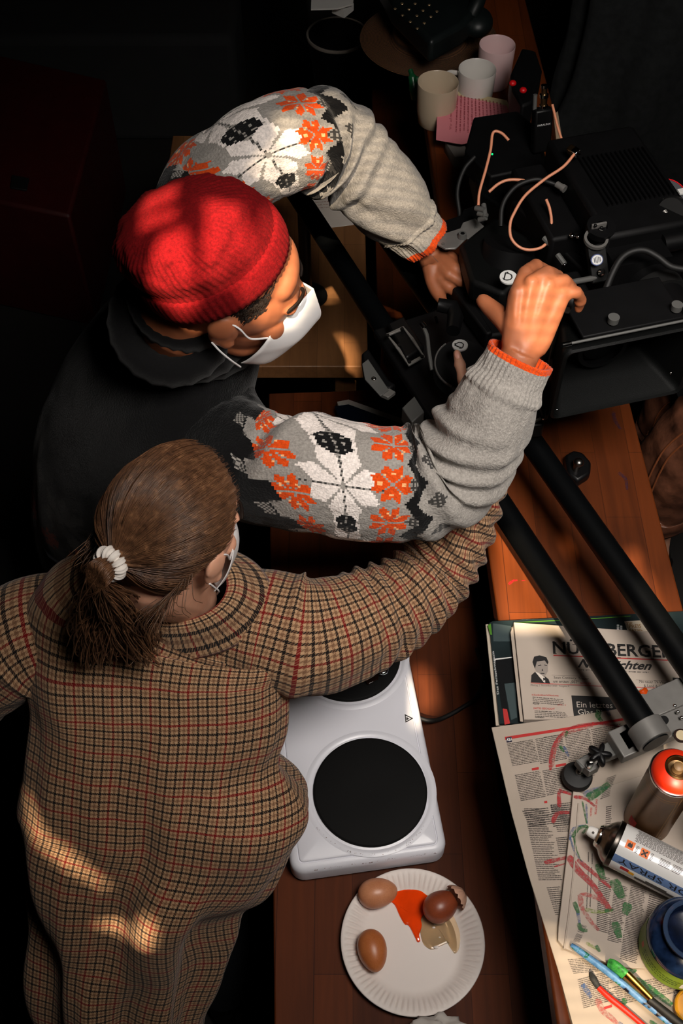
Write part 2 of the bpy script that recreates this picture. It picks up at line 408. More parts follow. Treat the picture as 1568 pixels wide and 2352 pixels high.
# ---------------------------------------------------------------- paper plate with eggs
paperw = mat('white_card', rgb(222, 212, 206), .55, bump=.06, bscale=700)
pc = Zp(947, 2162, ZB+.01); pc.z = ZB; PR = .1155
mb = MB(); NT_ = 432; prof = [(0.0001, .002), (.04, .0022), (.07, .0024), (.0735, .0028), (.076, .0026), (.084, .005), (.089, .009), (.092, .0112), (.095, .013), (.099, .0152), (.103, .0168), (.106, .0178), (.1085, .0184), (.112, .0188), (.1145, .0186), (PR, .0176), (PR-.0006, .0170)]
rings = []
for r, z in prof:
    env = max(0, min(1, (r-.086)/.005))*max(0, min(1, (.109-r)/.003)); q = []
    for j in range(NT_):
        a = 2*math.pi*j/NT_; q.append(pc+Vector((r*math.cos(a), r*math.sin(a), z+.0014*env*math.cos(72*a))))
    rings.append(q)
low = [[Vector((p.x, p.y, p.z-.0008)) for p in r] for r in rings[:-1]][::-1]
mb.loft(rings+low, caps=False); plate = mb.build('paper_plate', paperw, smooth=True, angle=180); tag(plate, 'white fluted paper plate holding eggs on the wooden worktop', 'plate')
def shell_mat(name, a, b):
    m = bpy.data.materials.new(name); m.use_nodes = True; t = NT(m); v = t.coord('Object')
    f = t.math('ADD', t.math('MULTIPLY', t.noise(v, 40, 3), .7), t.math('MULTIPLY', t.noise(v, 500, 2), .4))
    t.l.new(t.ramp(f, [(.35, a), (.75, b)]), t.b.inputs['Base Color']); t.b.inputs['Roughness'].default_value = .38; t.bump(t.noise(v, 900, 2), .08, .0004)
    return m
sh1 = shell_mat('tan_eggshell', rgb(178, 112, 76), rgb(204, 140, 102)); sh2 = shell_mat('brown_eggshell', rgb(162, 88, 44), rgb(186, 112, 64)); sh3 = shell_mat('dark_eggshell', rgb(112, 50, 28), rgb(140, 68, 40))
def egg_rings(l, w, k=22, n=36, a0=0, a1=math.pi):
    R = []
    for i in range(k+1):
        a = a0+(a1-a0)*i/k; x = math.cos(a)*l/2; r = max(1e-4, math.sin(a)*w/2*(1+.13*math.cos(a)*-1)); R.append([(x, r*math.cos(2*math.pi*j/n), r*math.sin(2*math.pi*j/n)) for j in range(n)])
    return R
def egg(px, a, b, l, wd, m, label):
    c = Zp(*px, ZB+.026); d = Zp(*b, ZB+.026)-Zp(*a, ZB+.026); mb = MB(); mb.loft(egg_rings(l, wd), X=axes(Vector((c.x, c.y, ZB+.0045+wd/2)), d, ez=(0, 0, 1)))
    tag(mb.build('egg', m, angle=180), label, 'egg', 'eggs on the paper plate')
egg((867, 2052), (820, 2060), (913, 2044), .0655, .0475, sh1, 'whole light brown egg lying sideways nearest the hotplate on the paper plate')
egg((855, 2184), (838, 2135), (858, 2232), .0660, .0465, sh2, 'whole darker brown egg lying lengthways below the light one on the plate')
def crop(pts): return [(700+x/3.136, 1960+y/3.136) for x, y in pts]
def puddle(name, pts, z, h, m, label, cat):
    P = [Zp(x, y, z) for x, y in pts]; P = [Vector((q[0], q[1], z)) for q in spline([(p.x, p.y) for p in P]+[(P[0].x, P[0].y)], 5)[:-1]]
    c = sum(P, Vector())/len(P); R = [[c+(p-c)*s+Vector((0, 0, dz)) for p in P] for s, dz in ((1, 0), (.985, h*.6), (.95, h*.9), (.8, h), (.4, h), (.02, h))]
    mb = MB(); mb.loft(R); return tag(mb.build(name, m, angle=180), label, cat)
yolk = mat('orange_yolk', rgb(226, 62, 4), .16, nscale=30, namt=.15, coat=.3)
eggwhite = mat('clear_egg_white', rgb(236, 214, 180), .06, trans=.85, ior=1.36)
puddle('egg_white', crop([(770, 300), (870, 285), (990, 330), (1060, 420), (1115, 560), (1112, 680), (1075, 722), (1040, 650), (980, 668), (910, 694), (850, 650), (828, 560), (800, 430)]), ZB+.0026, .0014, eggwhite, 'clear runny egg white around the cracked egg on the plate', 'egg white')
puddle('egg_yolk', crop([(575, 325), (620, 282), (720, 255), (820, 262), (870, 295), (940, 345), (960, 390), (880, 420), (838, 470), (842, 520), (832, 560), (822, 595), (830, 632), (810, 640), (795, 612), (770, 560), (745, 520), (718, 512), (690, 468), (672, 430), (640, 365)]), ZB+.0030, .0026, yolk, 'spilled orange yolk running across the top of the paper plate', 'egg yolk')
ce = empty('cracked_egg', Zp(1010, 2085, ZB+.004), 'cracked dark brown egg with broken shell lying in its spilled yolk', 'egg', 'eggs on the paper plate')
c = Zp(1011, 2086, ZB+.022); d = Zp(1052, 2060, ZB+.02)-Zp(972, 2110, ZB+.02)
mb = MB(); mb.loft(egg_rings(.060, .049, a0=.62), X=axes(Vector((c.x, c.y, ZB+.0325)), d, ez=(0, 0, 1))); mb.build('shell', sh3, ce, angle=180)
wetshell = mat('wet_shell_inside', rgb(206, 160, 136), .25)
mb = MB(); R = egg_rings(.056, .050, a0=0, a1=1.15)
for i, r in enumerate(R): R[i] = [(p[0]+.002*math.sin(7*j*.35), p[1], p[2]) for j, p in enumerate(r)]
cc = Zp(1030, 2078, ZB+.02); mb.loft(R, X=axes(Vector((cc.x, cc.y, ZB+.036)), d, ez=(0, .3, 1)), caps=False); so_ = mb.build('broken_shell_piece', wetshell, ce, angle=180); sm = so_.modifiers.new('t', 'SOLIDIFY'); sm.thickness = .0006; so_['label'] = 'pale broken piece of eggshell'
mb = MB()
for px, r in (((1004, 2166), .0045), ((998, 2120), .0028), ((1000, 2113), .0016), ((1012, 2143), .0018)):
    q = Zp(*px, ZB+.03); mb.ell((q.x, q.y, ZB+.0055), (r, r*.6, r*.5), n=8, k=6)
mb.build('shell_chip', paperw, ce)
# crumpled napkin at the bottom
mb = MB(); random.seed(5); q0 = Zp(1008, 2376, ZB+.02); rings = []
for i in range(15):
    r = []
    for j in range(40):
        a = 2*math.pi*j/40; ph = math.pi*i/14; rr = math.sin(ph)
        n_ = noise.noise(Vector((math.cos(a)*2.2*rr, math.sin(a)*2.2*rr, ph*2.0+3)))
        k = 1+.45*n_+.25*abs(noise.noise(Vector((a*3, ph*4, 1))))
        r.append((q0.x+.044*rr*math.cos(a)*k, q0.y+.026*rr*math.sin(a)*k, ZB+.001+.018*(1-math.cos(ph))*(1+.4*n_)))
    rings.append(r)
mb.loft(rings); tag(mb.build('crumpled_napkin', mat('napkin_paper', rgb(176, 170, 164), .8), angle=180), 'crumpled white paper napkin just below the paper plate', 'napkin')
# ================================================================ people
def sstep(a, b, x):
    t = max(0, min(1, (x-a)/(b-a))); return t*t*(3-2*t)
skin = mat('skin', rgb(158, 94, 62), .5, nscale=60, namt=.07, sss=.08, bump=.06, bscale=500)
skin_pale = mat('pale_skin', rgb(216, 160, 132), .5, nscale=60, namt=.06, sss=.08)
eye_white = mat('eye_white', rgb(230, 226, 220), .15)
def fbm(p): return noise.noise(p)+.5*noise.noise(p*2.1)
def limb(mb, pts, per=5, n=18, sq=1.0):
    q = spline([tuple(p)+(r,) for p, r in pts], per); mb.tube([Vector(a[:3]) for a in q], [a[3] for a in q], n, sq=sq)
def hand(mb, W, mcps, fingers, thumb, fr=(.0098, .0102, .0096, .0084), nrm=None, pr=.0125):
    mid_ = (mcps[1]+mcps[2])/2
    Wv = [W+(m-mid_)*.55+(mid_-W)*.10 for m in mcps]
    for k, m in enumerate(mcps):
        limb(mb, [(W, .019), (Wv[k], .0155), (Wv[k].lerp(m, .5), pr+.002), (m, pr*.95)], 4, 12)
        ch = [m]+list(fingers[k]); r0 = fr[k]; rad = [r0*1.08, r0*.98, r0*.9, r0*.74][:len(ch)]
        limb(mb, list(zip(ch, rad)), 5, 12)
        mb.ell(ch[-1], (r0*.76,)*3, n=10, k=8)
        for c in ch[:-1]: mb.ell(c, (r0*1.12,)*3, n=12, k=8)
        if nrm is not None:   # knuckle and the tendon behind it
            nv = Vector(nrm).normalized(); mb.ell(m+nv*.0035, (r0*1.05,)*3, n=14, k=10)
            limb(mb, [(W.lerp(Wv[k], .7)+nv*.010, .003), (Wv[k].lerp(m, .55)+nv*.0125, .0042), (m+nv*.0085, .0052)], 4, 10)
    for k in range(3):
        a_, b_ = (Wv[k]+Wv[k+1])/2, (mcps[k]+mcps[k+1])/2; limb(mb, [(W, .018), (a_, .0155), (a_.lerp(b_, .55), pr), (b_, pr*.8)], 4, 12)
    tr = [.0165, .0178, .0152, .0132, .0104]
    limb(mb, list(zip(thumb, tr[-len(thumb):])), 5, 12); mb.ell(thumb[-1], (.0102,)*3, n=10, k=8)
def head(mb, H, k=1.0, male=True):
    """H maps head-local (forward, left, up) metres to the world"""
    E_ = lambda c, r: mb.ell([q*k for q in c], [q*k for q in r], H, n=28, k=18)
    E_((-.016, 0, .032), (.088, .077, .086)); E_((.03, 0, -.035), (.060, .060, .078)); E_((.01, 0, .0), (.085, .072, .075))
    E_((.070, 0, -.098), (.024, .030, .020)); E_((.035, 0, -.085), (.045, .052, .030)); E_((.054, 0, .042), (.027, .055, .034))
    for s_ in (-1, 1):
        E_((.074, s_*.028, .012), (.016, .026, .008)); E_((.062, s_*.042, -.030), (.022, .020, .020))
        E_((-.008, s_*.078, -.012), (.021, .008, .030)); E_((-.013, s_*.082, -.004), (.020, .007, .022)); E_((.002, s_*.078, -.034), (.011, .007, .011))
        E_((.098, s_*.010, -.043), (.010, .009, .008))
    limbv = lambda pts: limb(mb, [(H @ Vector([q*k for q in p]), r*k) for p, r in pts], 5, 14)
    limbv([((.088, 0, .014), .010), ((.104, 0, -.018), .012), ((.116, 0, -.040), .013), ((.098, 0, -.048), .010)])
    E_((.088, 0, -.068), (.014, .026, .008)); E_((.086, 0, -.078), (.014, .022, .008))
def finish_body(mb, name, m, label, voxel=.003):
    xs = np.array(mb.V)
    o = mb.build(name, m, smooth=True, angle=180)
    r = o.modifiers.new('Remesh', 'REMESH'); r.mode = 'VOXEL'; r.voxel_size = voxel; r.use_smooth_shade = True
    s_ = o.modifiers.new('Smooth', 'SMOOTH'); s_.factor = .5; s_.iterations = 3
    return tag(o, label, 'person')
def headframe(c, f, up):
    f = Vector(f).normalized(); u = Vector(up); u = (u-f*u.dot(f)).normalized(); l = u.cross(f)
    M = Matrix.Identity(4)
    for i in range(3): M[i][0] = f[i]; M[i][1] = l[i]; M[i][2] = u[i]; M[i][3] = c[i]
    return M
def face_bits(H, parent, brow, k=1.0):
    for s_ in (-1, 1):
        mb = MB(); mb.ell((.0775*k, s_*.030*k, -.004*k), (.0125, .0125, .0125), H); mb.build('eye', eye_white, parent)
        mb = MB(); mb.tube([H @ Vector(q) for q in sp3([(.093, s_*.010, .020), (.092, s_*.024, .0265), (.084, s_*.042, .026), (.070, s_*.056, .018)], 5)], [.002, .0032, .0034, .0034]+[.003]*11+[.0012], 8, sq=.8); mb.build('eyebrow', brow, parent)
def ffp_mask(H, parent, m, k=1.0):
    cols = []
    ridge = [(.112, .012), (.127, -.012), (.140, -.036), (.137, -.056), (.112, -.100), (.09, -.112)]
    mid = [(.086, .030, -.004), (.098, .040, -.024), (.104, .044, -.048), (.100, .044, -.066), (.084, .046, -.098), (.07, .04, -.11)]
    side = [(.060, .060, -.026), (.056, .0655, -.036), (.052, .067, -.052), (.048, .0665, -.066), (.044, .062, -.084), (.040, .058, -.096)]
    cols = [[(a, s_*-1*b, c) for a, b, c in side] if s_ else None for s_ in (1,)]
    cols += [[(a, -b, c) for a, b, c in mid], [(a, 0, c) for a, c in ridge], [(a, b, c) for a, b, c in mid], side]
    rows = []
    for i in range(6):
        c = [cols[j][i] for j in range(5)]; rows.append(spline(c[:3], 6)[:-1]+spline(c[2:], 6))
    full = []
    for j in range(len(rows[0])): full.append(spline([r[j] for r in rows], 5))
    mb = MB(); mb.loft([[H @ Vector(p)*1 for p in r] for r in full], closed=False, caps=False)
    o = mb.build('face_mask', m, parent, angle=60); s_ = o.modifiers.new('t', 'SOLIDIFY'); s_.thickness = .0014; s_.offset = 1
    for s_ in (-1, 1):
        mb = MB()
        mb.tube([H @ Vector(q) for q in sp3([(.058, s_*.0625, -.030), (.03, s_*.077, -.020), (.008, s_*.084, .004), (-.012, s_*.084, .014)], 6)], .0014, 6)
        mb.tube([H @ Vector(q) for q in sp3([(.040, s_*.064, -.098), (.02, s_*.077, -.072), (-.002, s_*.082, -.05), (-.018, s_*.082, -.034)], 6)], .0014, 6)
        mb.build('mask_strap', m, o)

# ---- knitted sweater: cells coloured like a knitting chart
def star8(x, y, R):
    """eight-petalled knitted star, petals in pairs: 1 petal, 3 line between a pair, 2 ground"""
    r = math.hypot(x, y)
    if r > R: return 0
    a = (math.atan2(y, x)+math.pi/4) % (math.pi/2)-math.pi/4
    if r > .06*R and r*abs(math.sin(a)) < .022*R: return 3
    a = abs(a)-math.radians(22); l = r*math.cos(a); h = abs(r*math.sin(a))
    if l > .08*R and h < .33*l and h < (R-l)*.72 and h < .27*R: return 1
    return 2
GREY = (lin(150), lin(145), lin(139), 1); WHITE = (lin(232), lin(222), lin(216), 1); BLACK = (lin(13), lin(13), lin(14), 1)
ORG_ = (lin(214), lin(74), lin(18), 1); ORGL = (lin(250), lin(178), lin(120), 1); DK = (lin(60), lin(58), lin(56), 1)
def chart(u, v, slant=.5, end=.30):
    """u: around the sleeve, up in the picture; v: along from the shoulder"""
    k = slant*(1-sstep(.05, .20, v)); p = v-k*u
    if v > end-.012: return ORG_
    P = .056
    un = (u/P)%1-.5                       # -0.5..0.5 within a motif
    uq = ((u/P)+.5)%1-.5
    stp = .018+.020*(abs(un) < .25)
    if p < stp:
        if p > .0 and (abs(uq) < .16 and abs(p-.006) < .010): return GREY if (int(u*400)+int(v*400)) % 2 else DK
        return BLACK
    if p < .030 and abs(un) < .28 and (int(u*380) % 3 and int(p*380) % 3): return DK
    # orange stars
    for pc, off in ((.058, 0), (.186, .5)):
        x = p-pc; y = (((u/P)+off) % 1-.5)*P; s_ = star8(x, y, .027)
        if s_ == 1:
            r = math.hypot(x, y); return ORGL if .012 < r < .0165 and abs((math.atan2(y, x)+math.pi/8) % (math.pi/4)-math.pi/8) < .14 else ORG_
    # big white stars and black squares between them
    x = p-.125; y = ((u/(2*P)+.42) % 1-.5)*2*P; s_ = star8(x, y, .053)
    if s_ == 1: return WHITE
    if s_ == 3: return DK if int(math.hypot(x, y)*420) % 2 else GREY
    y2 = ((u/(2*P)+.92) % 1-.5)*2*P
    if abs(x) < .0165 and abs(y2) < .0165:
        return GREY if min(abs(x), abs(x-.009), abs(x+.009)) < .0016 and min(abs(y2), abs(y2-.009), abs(y2+.009)) < .0016 else BLACK
    if abs(x) < .021 and abs(y2) < .021 and s_ == 0: return WHITE
    # zigzag
    tri = abs(((u/P) % 1)-.5)*2
    z = p-(.212+.020*tri)
    if abs(z) < .0085: return BLACK
    c = p-.212; yy = (un+0)*P
    if abs(c-.036)+abs((((u/P)+.0) % 1-.5)*P) < .013: return DK if (int(u*420) % 2 or int(v*420) % 2) else GREY
    if abs(c-.004)+abs((((u/P)+.5) % 1-.5)*P) < .011: return DK if (int(u*420) % 2 or int(v*420) % 2) else GREY
    return GREY
knit = bpy.data.materials.new('patterned_knit'); knit.use_nodes = True; t = NT(knit)
ca = t.new('ShaderNodeVertexColor', layer_name='Col'); v = t.coord('Object'); f = t.noise(v, 260, 3, .7)
t.l.new(t.mix(1.0, ca.outputs[0], t.ramp(f, [(.25, (.66, .66, .66, 1)), (.75, (1.25, 1.25, 1.25, 1))]), 'MULTIPLY'), t.b.inputs['Base Color'])
t.b.inputs['Roughness'].default_value = .95; t.b.inputs['Sheen Weight'].default_value = .12; t.b.inputs['Specular IOR Level'].default_value = .15
uvn = t.new('ShaderNodeTexCoord'); wv = t.new('ShaderNodeTexVoronoi'); wv.inputs['Scale'].default_value = 380; t.l.new(uvn.outputs['UV'], wv.inputs[0])
t.bump(t.math('ADD', wv.outputs[0], t.math('MULTIPLY', f, .7)), .55, .0016)

def sleeve(mb, pts, n, step, colf, fold, ribs_from, rim, flip=False):
    """pts: (point, radius); ribbed cuff after v = ribs_from, coloured rim at the end"""
    q = spline([tuple(p)+(r,) for p, r in pts], 16); P = [Vector(a[:3]) for a in q]; R = [a[3] for a in q]
    d = [0]
    for i in range(1, len(P)): d.append(d[-1]+(P[i]-P[i-1]).length)
    L = d[-1]; N = int(L/step); P2 = []; R2 = []; V2 = []
    for i in range(N+1):
        s_ = L*i/N; k = max(j for j in range(len(d)) if d[j] <= s_+1e-9); k = min(k, len(d)-2); tt = (s_-d[k])/(d[k+1]-d[k])
        P2.append(P[k].lerp(P[k+1], tt)); R2.append(R[k]*(1-tt)+R[k+1]*tt); V2.append(s_)
    fr = frames(P2, CAM-P2[0]); rings = []; uvs = []
    cr = .5/(2*math.pi)
    for i in range(N+1):
        a0 = CAM-P2[i]; T = fr[i][0].cross(fr[i][1]); a = (a0-T*a0.dot(T)).normalized(); b = T.cross(a); r = []; uu = []
        for j in range(n+1):
            th = -math.pi+2*math.pi*j/n; u = -th*.079*(-1 if flip else 1); v_ = V2[i]
            rr = R2[i]+fold(u, v_, th)
            if v_ > ribs_from: rr += .0011*math.cos(th*44)+.004*math.exp(-((v_-ribs_from)/.012)**2)
            if j < n: r.append(P2[i]+(a*math.cos(th)+b*math.sin(th))*rr)
            uu.append((u, v_))
        rings.append(r); uvs.append(uu)
    # turned-in hem
    c = P2[-1]; rings.append([c+(p-c)*.93 for p in rings[-1]]); uvs.append(uvs[-1])
    rings.append([p-(P2[-1]-P2[-4]).normalized()*.03 for p in rings[-1]]); uvs.append(uvs[-1])
    mb.loft(rings, uvs=uvs, caps=False, colf=colf); return L

# ---------------------------------------------------------------- the man
HM = headframe(Dp(528, 643, 1.5), (.93, .12, -.34), (.19, -.094, .977))
shR, elR, wrR = Dp(575, 1065, 1.67), Dp(1035, 1085, 1.65), Dp(1197, 808, 1.53)
shL, elL, wrL = Dp(520, 425, 1.86), Dp(735, 300, 1.93), Dp(985, 578, 2.06)
ptsR = [(Vector((-.24, 1.20, 1.31)), .088), (Dp(500, 1010, 1.72), .088), (Dp(590, 1072, 1.665), .082), (Dp(700, 1086, 1.635), .084), (Dp(850, 1108, 1.63), .084), (Dp(960, 1112, 1.635), .0805), (Dp(1045, 1078, 1.63), .075), (Dp(1108, 986, 1.585), .066), (Dp(1150, 905, 1.55), .0545), (Dp(1170, 866, 1.54), .049), (Dp(1196, 815, 1.528), .0475)]
ptsL = [(Vector((-.24, 1.30, 1.32)), .085), (Dp(470, 460, 1.90), .08), (Dp(540, 395, 1.87), .078), (Dp(610, 345, 1.86), .080), (Dp(690, 318, 1.88), .079), (Dp(755, 325, 1.91), .078), (Dp(830, 395, 1.95), .075), (Dp(895, 465, 1.99), .069), (Dp(935, 507, 2.02), .054), (Dp(947, 522, 2.03), .049), (Dp(979, 556, 2.05), .046)]
mb = MB(); head(mb, HM)
ctr = [((-.44, 1.30, .93), .17, .115), ((-.40, 1.29, 1.06), .165, .11), ((-.31, 1.26, 1.22), .18, .115), ((-.235, 1.245, 1.34), .18, .10), ((-.20, 1.23, 1.41), .12, .075)]
def trunk(ctr, k=1.0, n=48, per=6, aax=(0, 1, 0)):
    q = spline([tuple(c)+(a, b) for c, a, b in ctr], per); P = [Vector(z[:3]) for z in q]; fr = []
    for i in range(len(P)):
        T = (P[min(i+1, len(P)-1)]-P[max(i-1, 0)]).normalized(); A = Vector(aax); A = (A-T*A.dot(T)).normalized(); fr.append((A, T.cross(A)))
    return q, P, fr
q, P, fr = trunk(ctr)
mb.loft([[P[i]+fr[i][0]*(.84*q[i][3]*math.cos(2*math.pi*j/32))+fr[i][1]*(.84*q[i][4]*math.sin(2*math.pi*j/32)) for j in range(32)] for i in range(len(P))])
limb(mb, [(Vector((-.20, 1.23, 1.38)), .065), (HM @ Vector((-.045, 0, -.10)), .058), (HM @ Vector((-.02, 0, -.04)), .055)])
limb(mb, [(p, r*.52) for p, r in ptsR[:-2]]+[(wrR, .026)])
limb(mb, [(p, r*.52) for p, r in ptsL[:-2]]+[(wrL, .026)])
for dy in (-.1, .1):
    limb(mb, [(Vector((-.44, 1.30+dy, .92)), .085), (Vector((-.42, 1.30+dy, .70)), .078), (Vector((-.40, 1.30+dy, .48)), .055), (Vector((-.44, 1.30+dy, .28)), .05), (Vector((-.47, 1.30+dy, .07)), .035)])
    mb.ell((-.42, 1.30+dy, .04), (.12, .042, .036))
HR = [Dp(1187, 672, 1.505), Dp(1220, 650, 1.498), Dp(1258, 654, 1.502), Dp(1290, 678, 1.515)]
hand(mb, wrR.lerp(Dp(1225, 735, 1.52), .15), HR,
     [[Dp(1206, 628, 1.515), Dp(1230, 612, 1.54), Dp(1252, 618, 1.565)], [Dp(1256, 628, 1.508), Dp(1278, 638, 1.54), Dp(1276, 655, 1.57)],
      [Dp(1294, 646, 1.512), Dp(1308, 662, 1.545), Dp(1302, 682, 1.57)], [Dp(1322, 672, 1.52), Dp(1332, 690, 1.542), Dp(1328, 710, 1.56)]],
     [Dp(1185, 765, 1.53), Dp(1158, 735, 1.535), Dp(1132, 712, 1.548), Dp(1109, 691, 1.556)], nrm=(CAM-HR[1]))
HL_ = [Dp(1012, 640, 2.03), Dp(1030, 630, 2.02), Dp(1046, 618, 2.025), Dp(1056, 606, 2.04)]
hand(mb, wrL.lerp(Dp(1000, 600, 2.06), .4), HL_,
     [[Dp(1030, 660, 2.035), Dp(1042, 668, 2.045), Dp(1050, 664, 2.055)], [Dp(1056, 645, 2.025), Dp(1068, 650, 2.04), Dp(1072, 648, 2.055)],
      [Dp(1072, 626, 2.03), Dp(1084, 630, 2.045), Dp(1086, 632, 2.06)], [Dp(1078, 606, 2.045), Dp(1088, 610, 2.055), Dp(1090, 612, 2.065)]],
     [Dp(990, 610, 2.04), Dp(995, 645, 2.04), Dp(1004, 670, 2.045), Dp(1014, 688, 2.055)])
man = finish_body(mb, 'person', skin, 'person in a red knit beanie and patterned grey sweater leaning over the camera rig')
brown_hair = mat('dark_brown_hair', rgb(26, 17, 12), .7, spec=.2, nscale=200, namt=.4)
face_bits(HM, man, brown_hair)
maskm = mat('white_mask_fabric', rgb(222, 220, 220), .8, bump=.1, bscale=600)
ffp_mask(HM, man, maskm)
# short hair showing under the beanie
mb = MB(); rnd = random.Random(3)
for s_ in (-1, 1):
    for k in range(1100):
        a = rnd.uniform(-.055, .040); zt_ = .045+.88*a; z0 = rnd.uniform(max(-.030+.9*max(0, a), zt_-.055) if a > -.004 else zt_-.016, zt_+.008)
        e1_ = max(0, 1-((a+.016)/.088)**2-((z0-.032)/.086)**2); e2_ = max(0, 1-((a-.01)/.085)**2-(z0/.075)**2)
        yy = max(.077*math.sqrt(e1_), .072*math.sqrt(e2_))-.0005
        p0 = Vector((a, s_*yy, z0)); p1 = p0+Vector((rnd.uniform(-.008, -.001), s_*.0014, rnd.uniform(-.012, -.005)))
        mb.tube([HM @ p0, HM @ ((p0+p1)/2+Vector((0, s_*.002, 0))), HM @ p1], [.0008, .0007, .0003], 4)
mb.build('hair', brown_hair, man)
# beanie
red = bpy.data.materials.new('red_rib_knit'); red.use_nodes = True; t = NT(red); v = t.coord('Object')
t.l.new(t.ramp(t.noise(v, 300, 3, .7), [(.25, rgb(76, 7, 10)), (.75, rgb(126, 14, 18))]), t.b.inputs['Base Color'])
t.b.inputs['Roughness'].default_value = 1; t.b.inputs['Specular IOR Level'].default_value = .1; t.b.inputs['Sheen Weight'].default_value = .03; t.b.inputs['Sheen Tint'].default_value = rgb(230, 60, 60); t.bump(t.noise(v, 700, 2), .5, .0012)
def cap_ring(m0, kk, g, ra, rb, ribs, amp, n=360, wr=0):
    o = []
    for j in range(n):
        th = 2*math.pi*j/n; s_ = 1+amp*math.cos(ribs*th)
        p = Vector(m0)+Vector(g)*(ra*math.cos(th)*s_)+Vector((0, 1, 0))*(rb*math.sin(th)*s_)+Vector(kk)*0
        if wr: p += (p-Vector(m0)).normalized()*wr*fbm(Vector((p.x*26, p.y*26, p.z*34)))
        o.append(HM @ p)
    return o
kk = Vector((-.66, 0, .751)); g = Vector((.751, 0, .66)); m0 = Vector((-.025, 0, .024))
mb = MB(); rr = []
for h, s_, off in ((.004, .93, 0), (.0, .97, 0), (-.002, 1.01, 0), (.0, 1.055, 0), (.01, 1.075, 0), (.024, 1.075, 0), (.036, 1.06, 0), (.040, 1.035, 0), (.0395, 1.005, 0), (.041, .995, 0)):
    rr.append(cap_ring(m0+kk*h, kk, g, .098*s_, .087*s_, 66, .006))
mb.loft(rr, caps=False); cuff = mb.build('beanie_cuff', red, man, angle=180)
mb = MB(); rr = []
prof = [(.012, 1.0), (.030, 1.022), (.041, 1.025), (.046, 1.025), (.054, 1.03), (.064, 1.025), (.076, 1.0), (.088, .95), (.100, .87), (.110, .76), (.118, .61), (.124, .44), (.127, .27), (.1285, .13), (.128, .02)]
for h, s_ in [tuple(z) for z in spline(prof, 4)]:
    e = max(0, (h-.05)/.095); rr.append(cap_ring(m0+kk*h+Vector((-.012*e, -.028*e, -.008*e)), kk, g, .096*s_, .0855*s_, 66, .009*min(1, s_*1.3), wr=.0075*sstep(.05, .1, h)))
mb.loft(rr, caps=True); mb.build('beanie', red, man, angle=180)
# sweater
mb = MB()
def foldR(u, v, th):
    w_ = .0; v_ = v-V0+.066
    s_ = sstep(.25, .30, v_)*(1-sstep(.40, .48, v_))
    w_ += .0085*s_*math.sin((v+.25*u)*2*math.pi/.036+1.5)*(.45+.55*max(0, math.cos(th-(-1.2))))
    w_ += .0045*fbm(Vector((u*14, v*14, 3)))+.0018*fbm(Vector((u*50, v*30, 9)))
    v -= V0-.066
    w_ += .007*math.exp(-((v-.10-.35*u)/.012)**2)*sstep(-.06, .03, u) - .008*math.exp(-((v-.075-.35*u)/.012)**2)*sstep(-.06, .03, u)
    return w_
V0 = sum((ptsR[i+1][0]-ptsR[i][0]).length for i in range(2))*1.0+.012
LR = sum((ptsR[i+1][0]-ptsR[i][0]).length for i in range(len(ptsR)-1))*1.012
sleeve(mb, ptsR, 190, .0028, lambda u, v: chart(-u, v-V0, .55, LR-V0), foldR, LR-.056, None)
def foldL(u, v, th):
    v_ = v-V1; s_ = sstep(.20, .225, v_)*(1-sstep(.29, .37, v_))
    w_ = .020*s_*math.sin((v-.12*u+.012*fbm(Vector((u*8, v*8, 1))))*2*math.pi/.036+.4)*(.25+.75*max(0, math.cos(th-1.1)))
    w_ += .005*sstep(.28, .36, v_)*math.sin((v*.6+u*1.1)*2*math.pi/.09)*max(0, math.cos(th-.5))
    return w_+.0045*fbm(Vector((u*14, v*14, 13)))+.0018*fbm(Vector((u*50, v*30, 19)))
V1 = (ptsL[1][0]-ptsL[0][0]).length+.01
LL = sum((ptsL[i+1][0]-ptsL[i][0]).length for i in range(len(ptsL)-1))*1.012
sleeve(mb, ptsL, 190, .0028, lambda u, v: chart(u, v-V1, .35, LL-V1), foldL, LL-.052, None, flip=True)
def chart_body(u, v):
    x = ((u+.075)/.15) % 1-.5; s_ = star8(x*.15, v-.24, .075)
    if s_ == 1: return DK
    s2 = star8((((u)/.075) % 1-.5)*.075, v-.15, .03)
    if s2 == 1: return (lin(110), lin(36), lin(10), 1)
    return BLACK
N = 150; rings = []; uvs = []
q, P, fr = trunk([((-.47, 1.31, .80), .185, .135), ((-.44, 1.30, .93), .192, .135), ((-.40, 1.29, 1.06), .195, .135), ((-.31, 1.26, 1.22), .208, .135), ((-.24, 1.245, 1.33), .205, .118), ((-.205, 1.235, 1.41), .150, .088), ((-.185, 1.225, 1.455), .085, .075)], per=24)
d = 0
for i in range(len(P)):
    if i: d += (P[i]-P[i-1]).length
    r = []; uu = []
    for j in range(N+1):
        th = 2*math.pi*j/N; u = th*.165; s_ = 1+.03*fbm(Vector((math.cos(th)*3, math.sin(th)*3, d*9)))
        if j < N: r.append(P[i]+fr[i][0]*(q[i][3]*math.cos(th)*s_)+fr[i][1]*(q[i][4]*math.sin(th)*s_))
        uu.append((u, d))
    rings.append(r); uvs.append(uu)
mb.loft(rings, uvs=uvs, colf=chart_body)
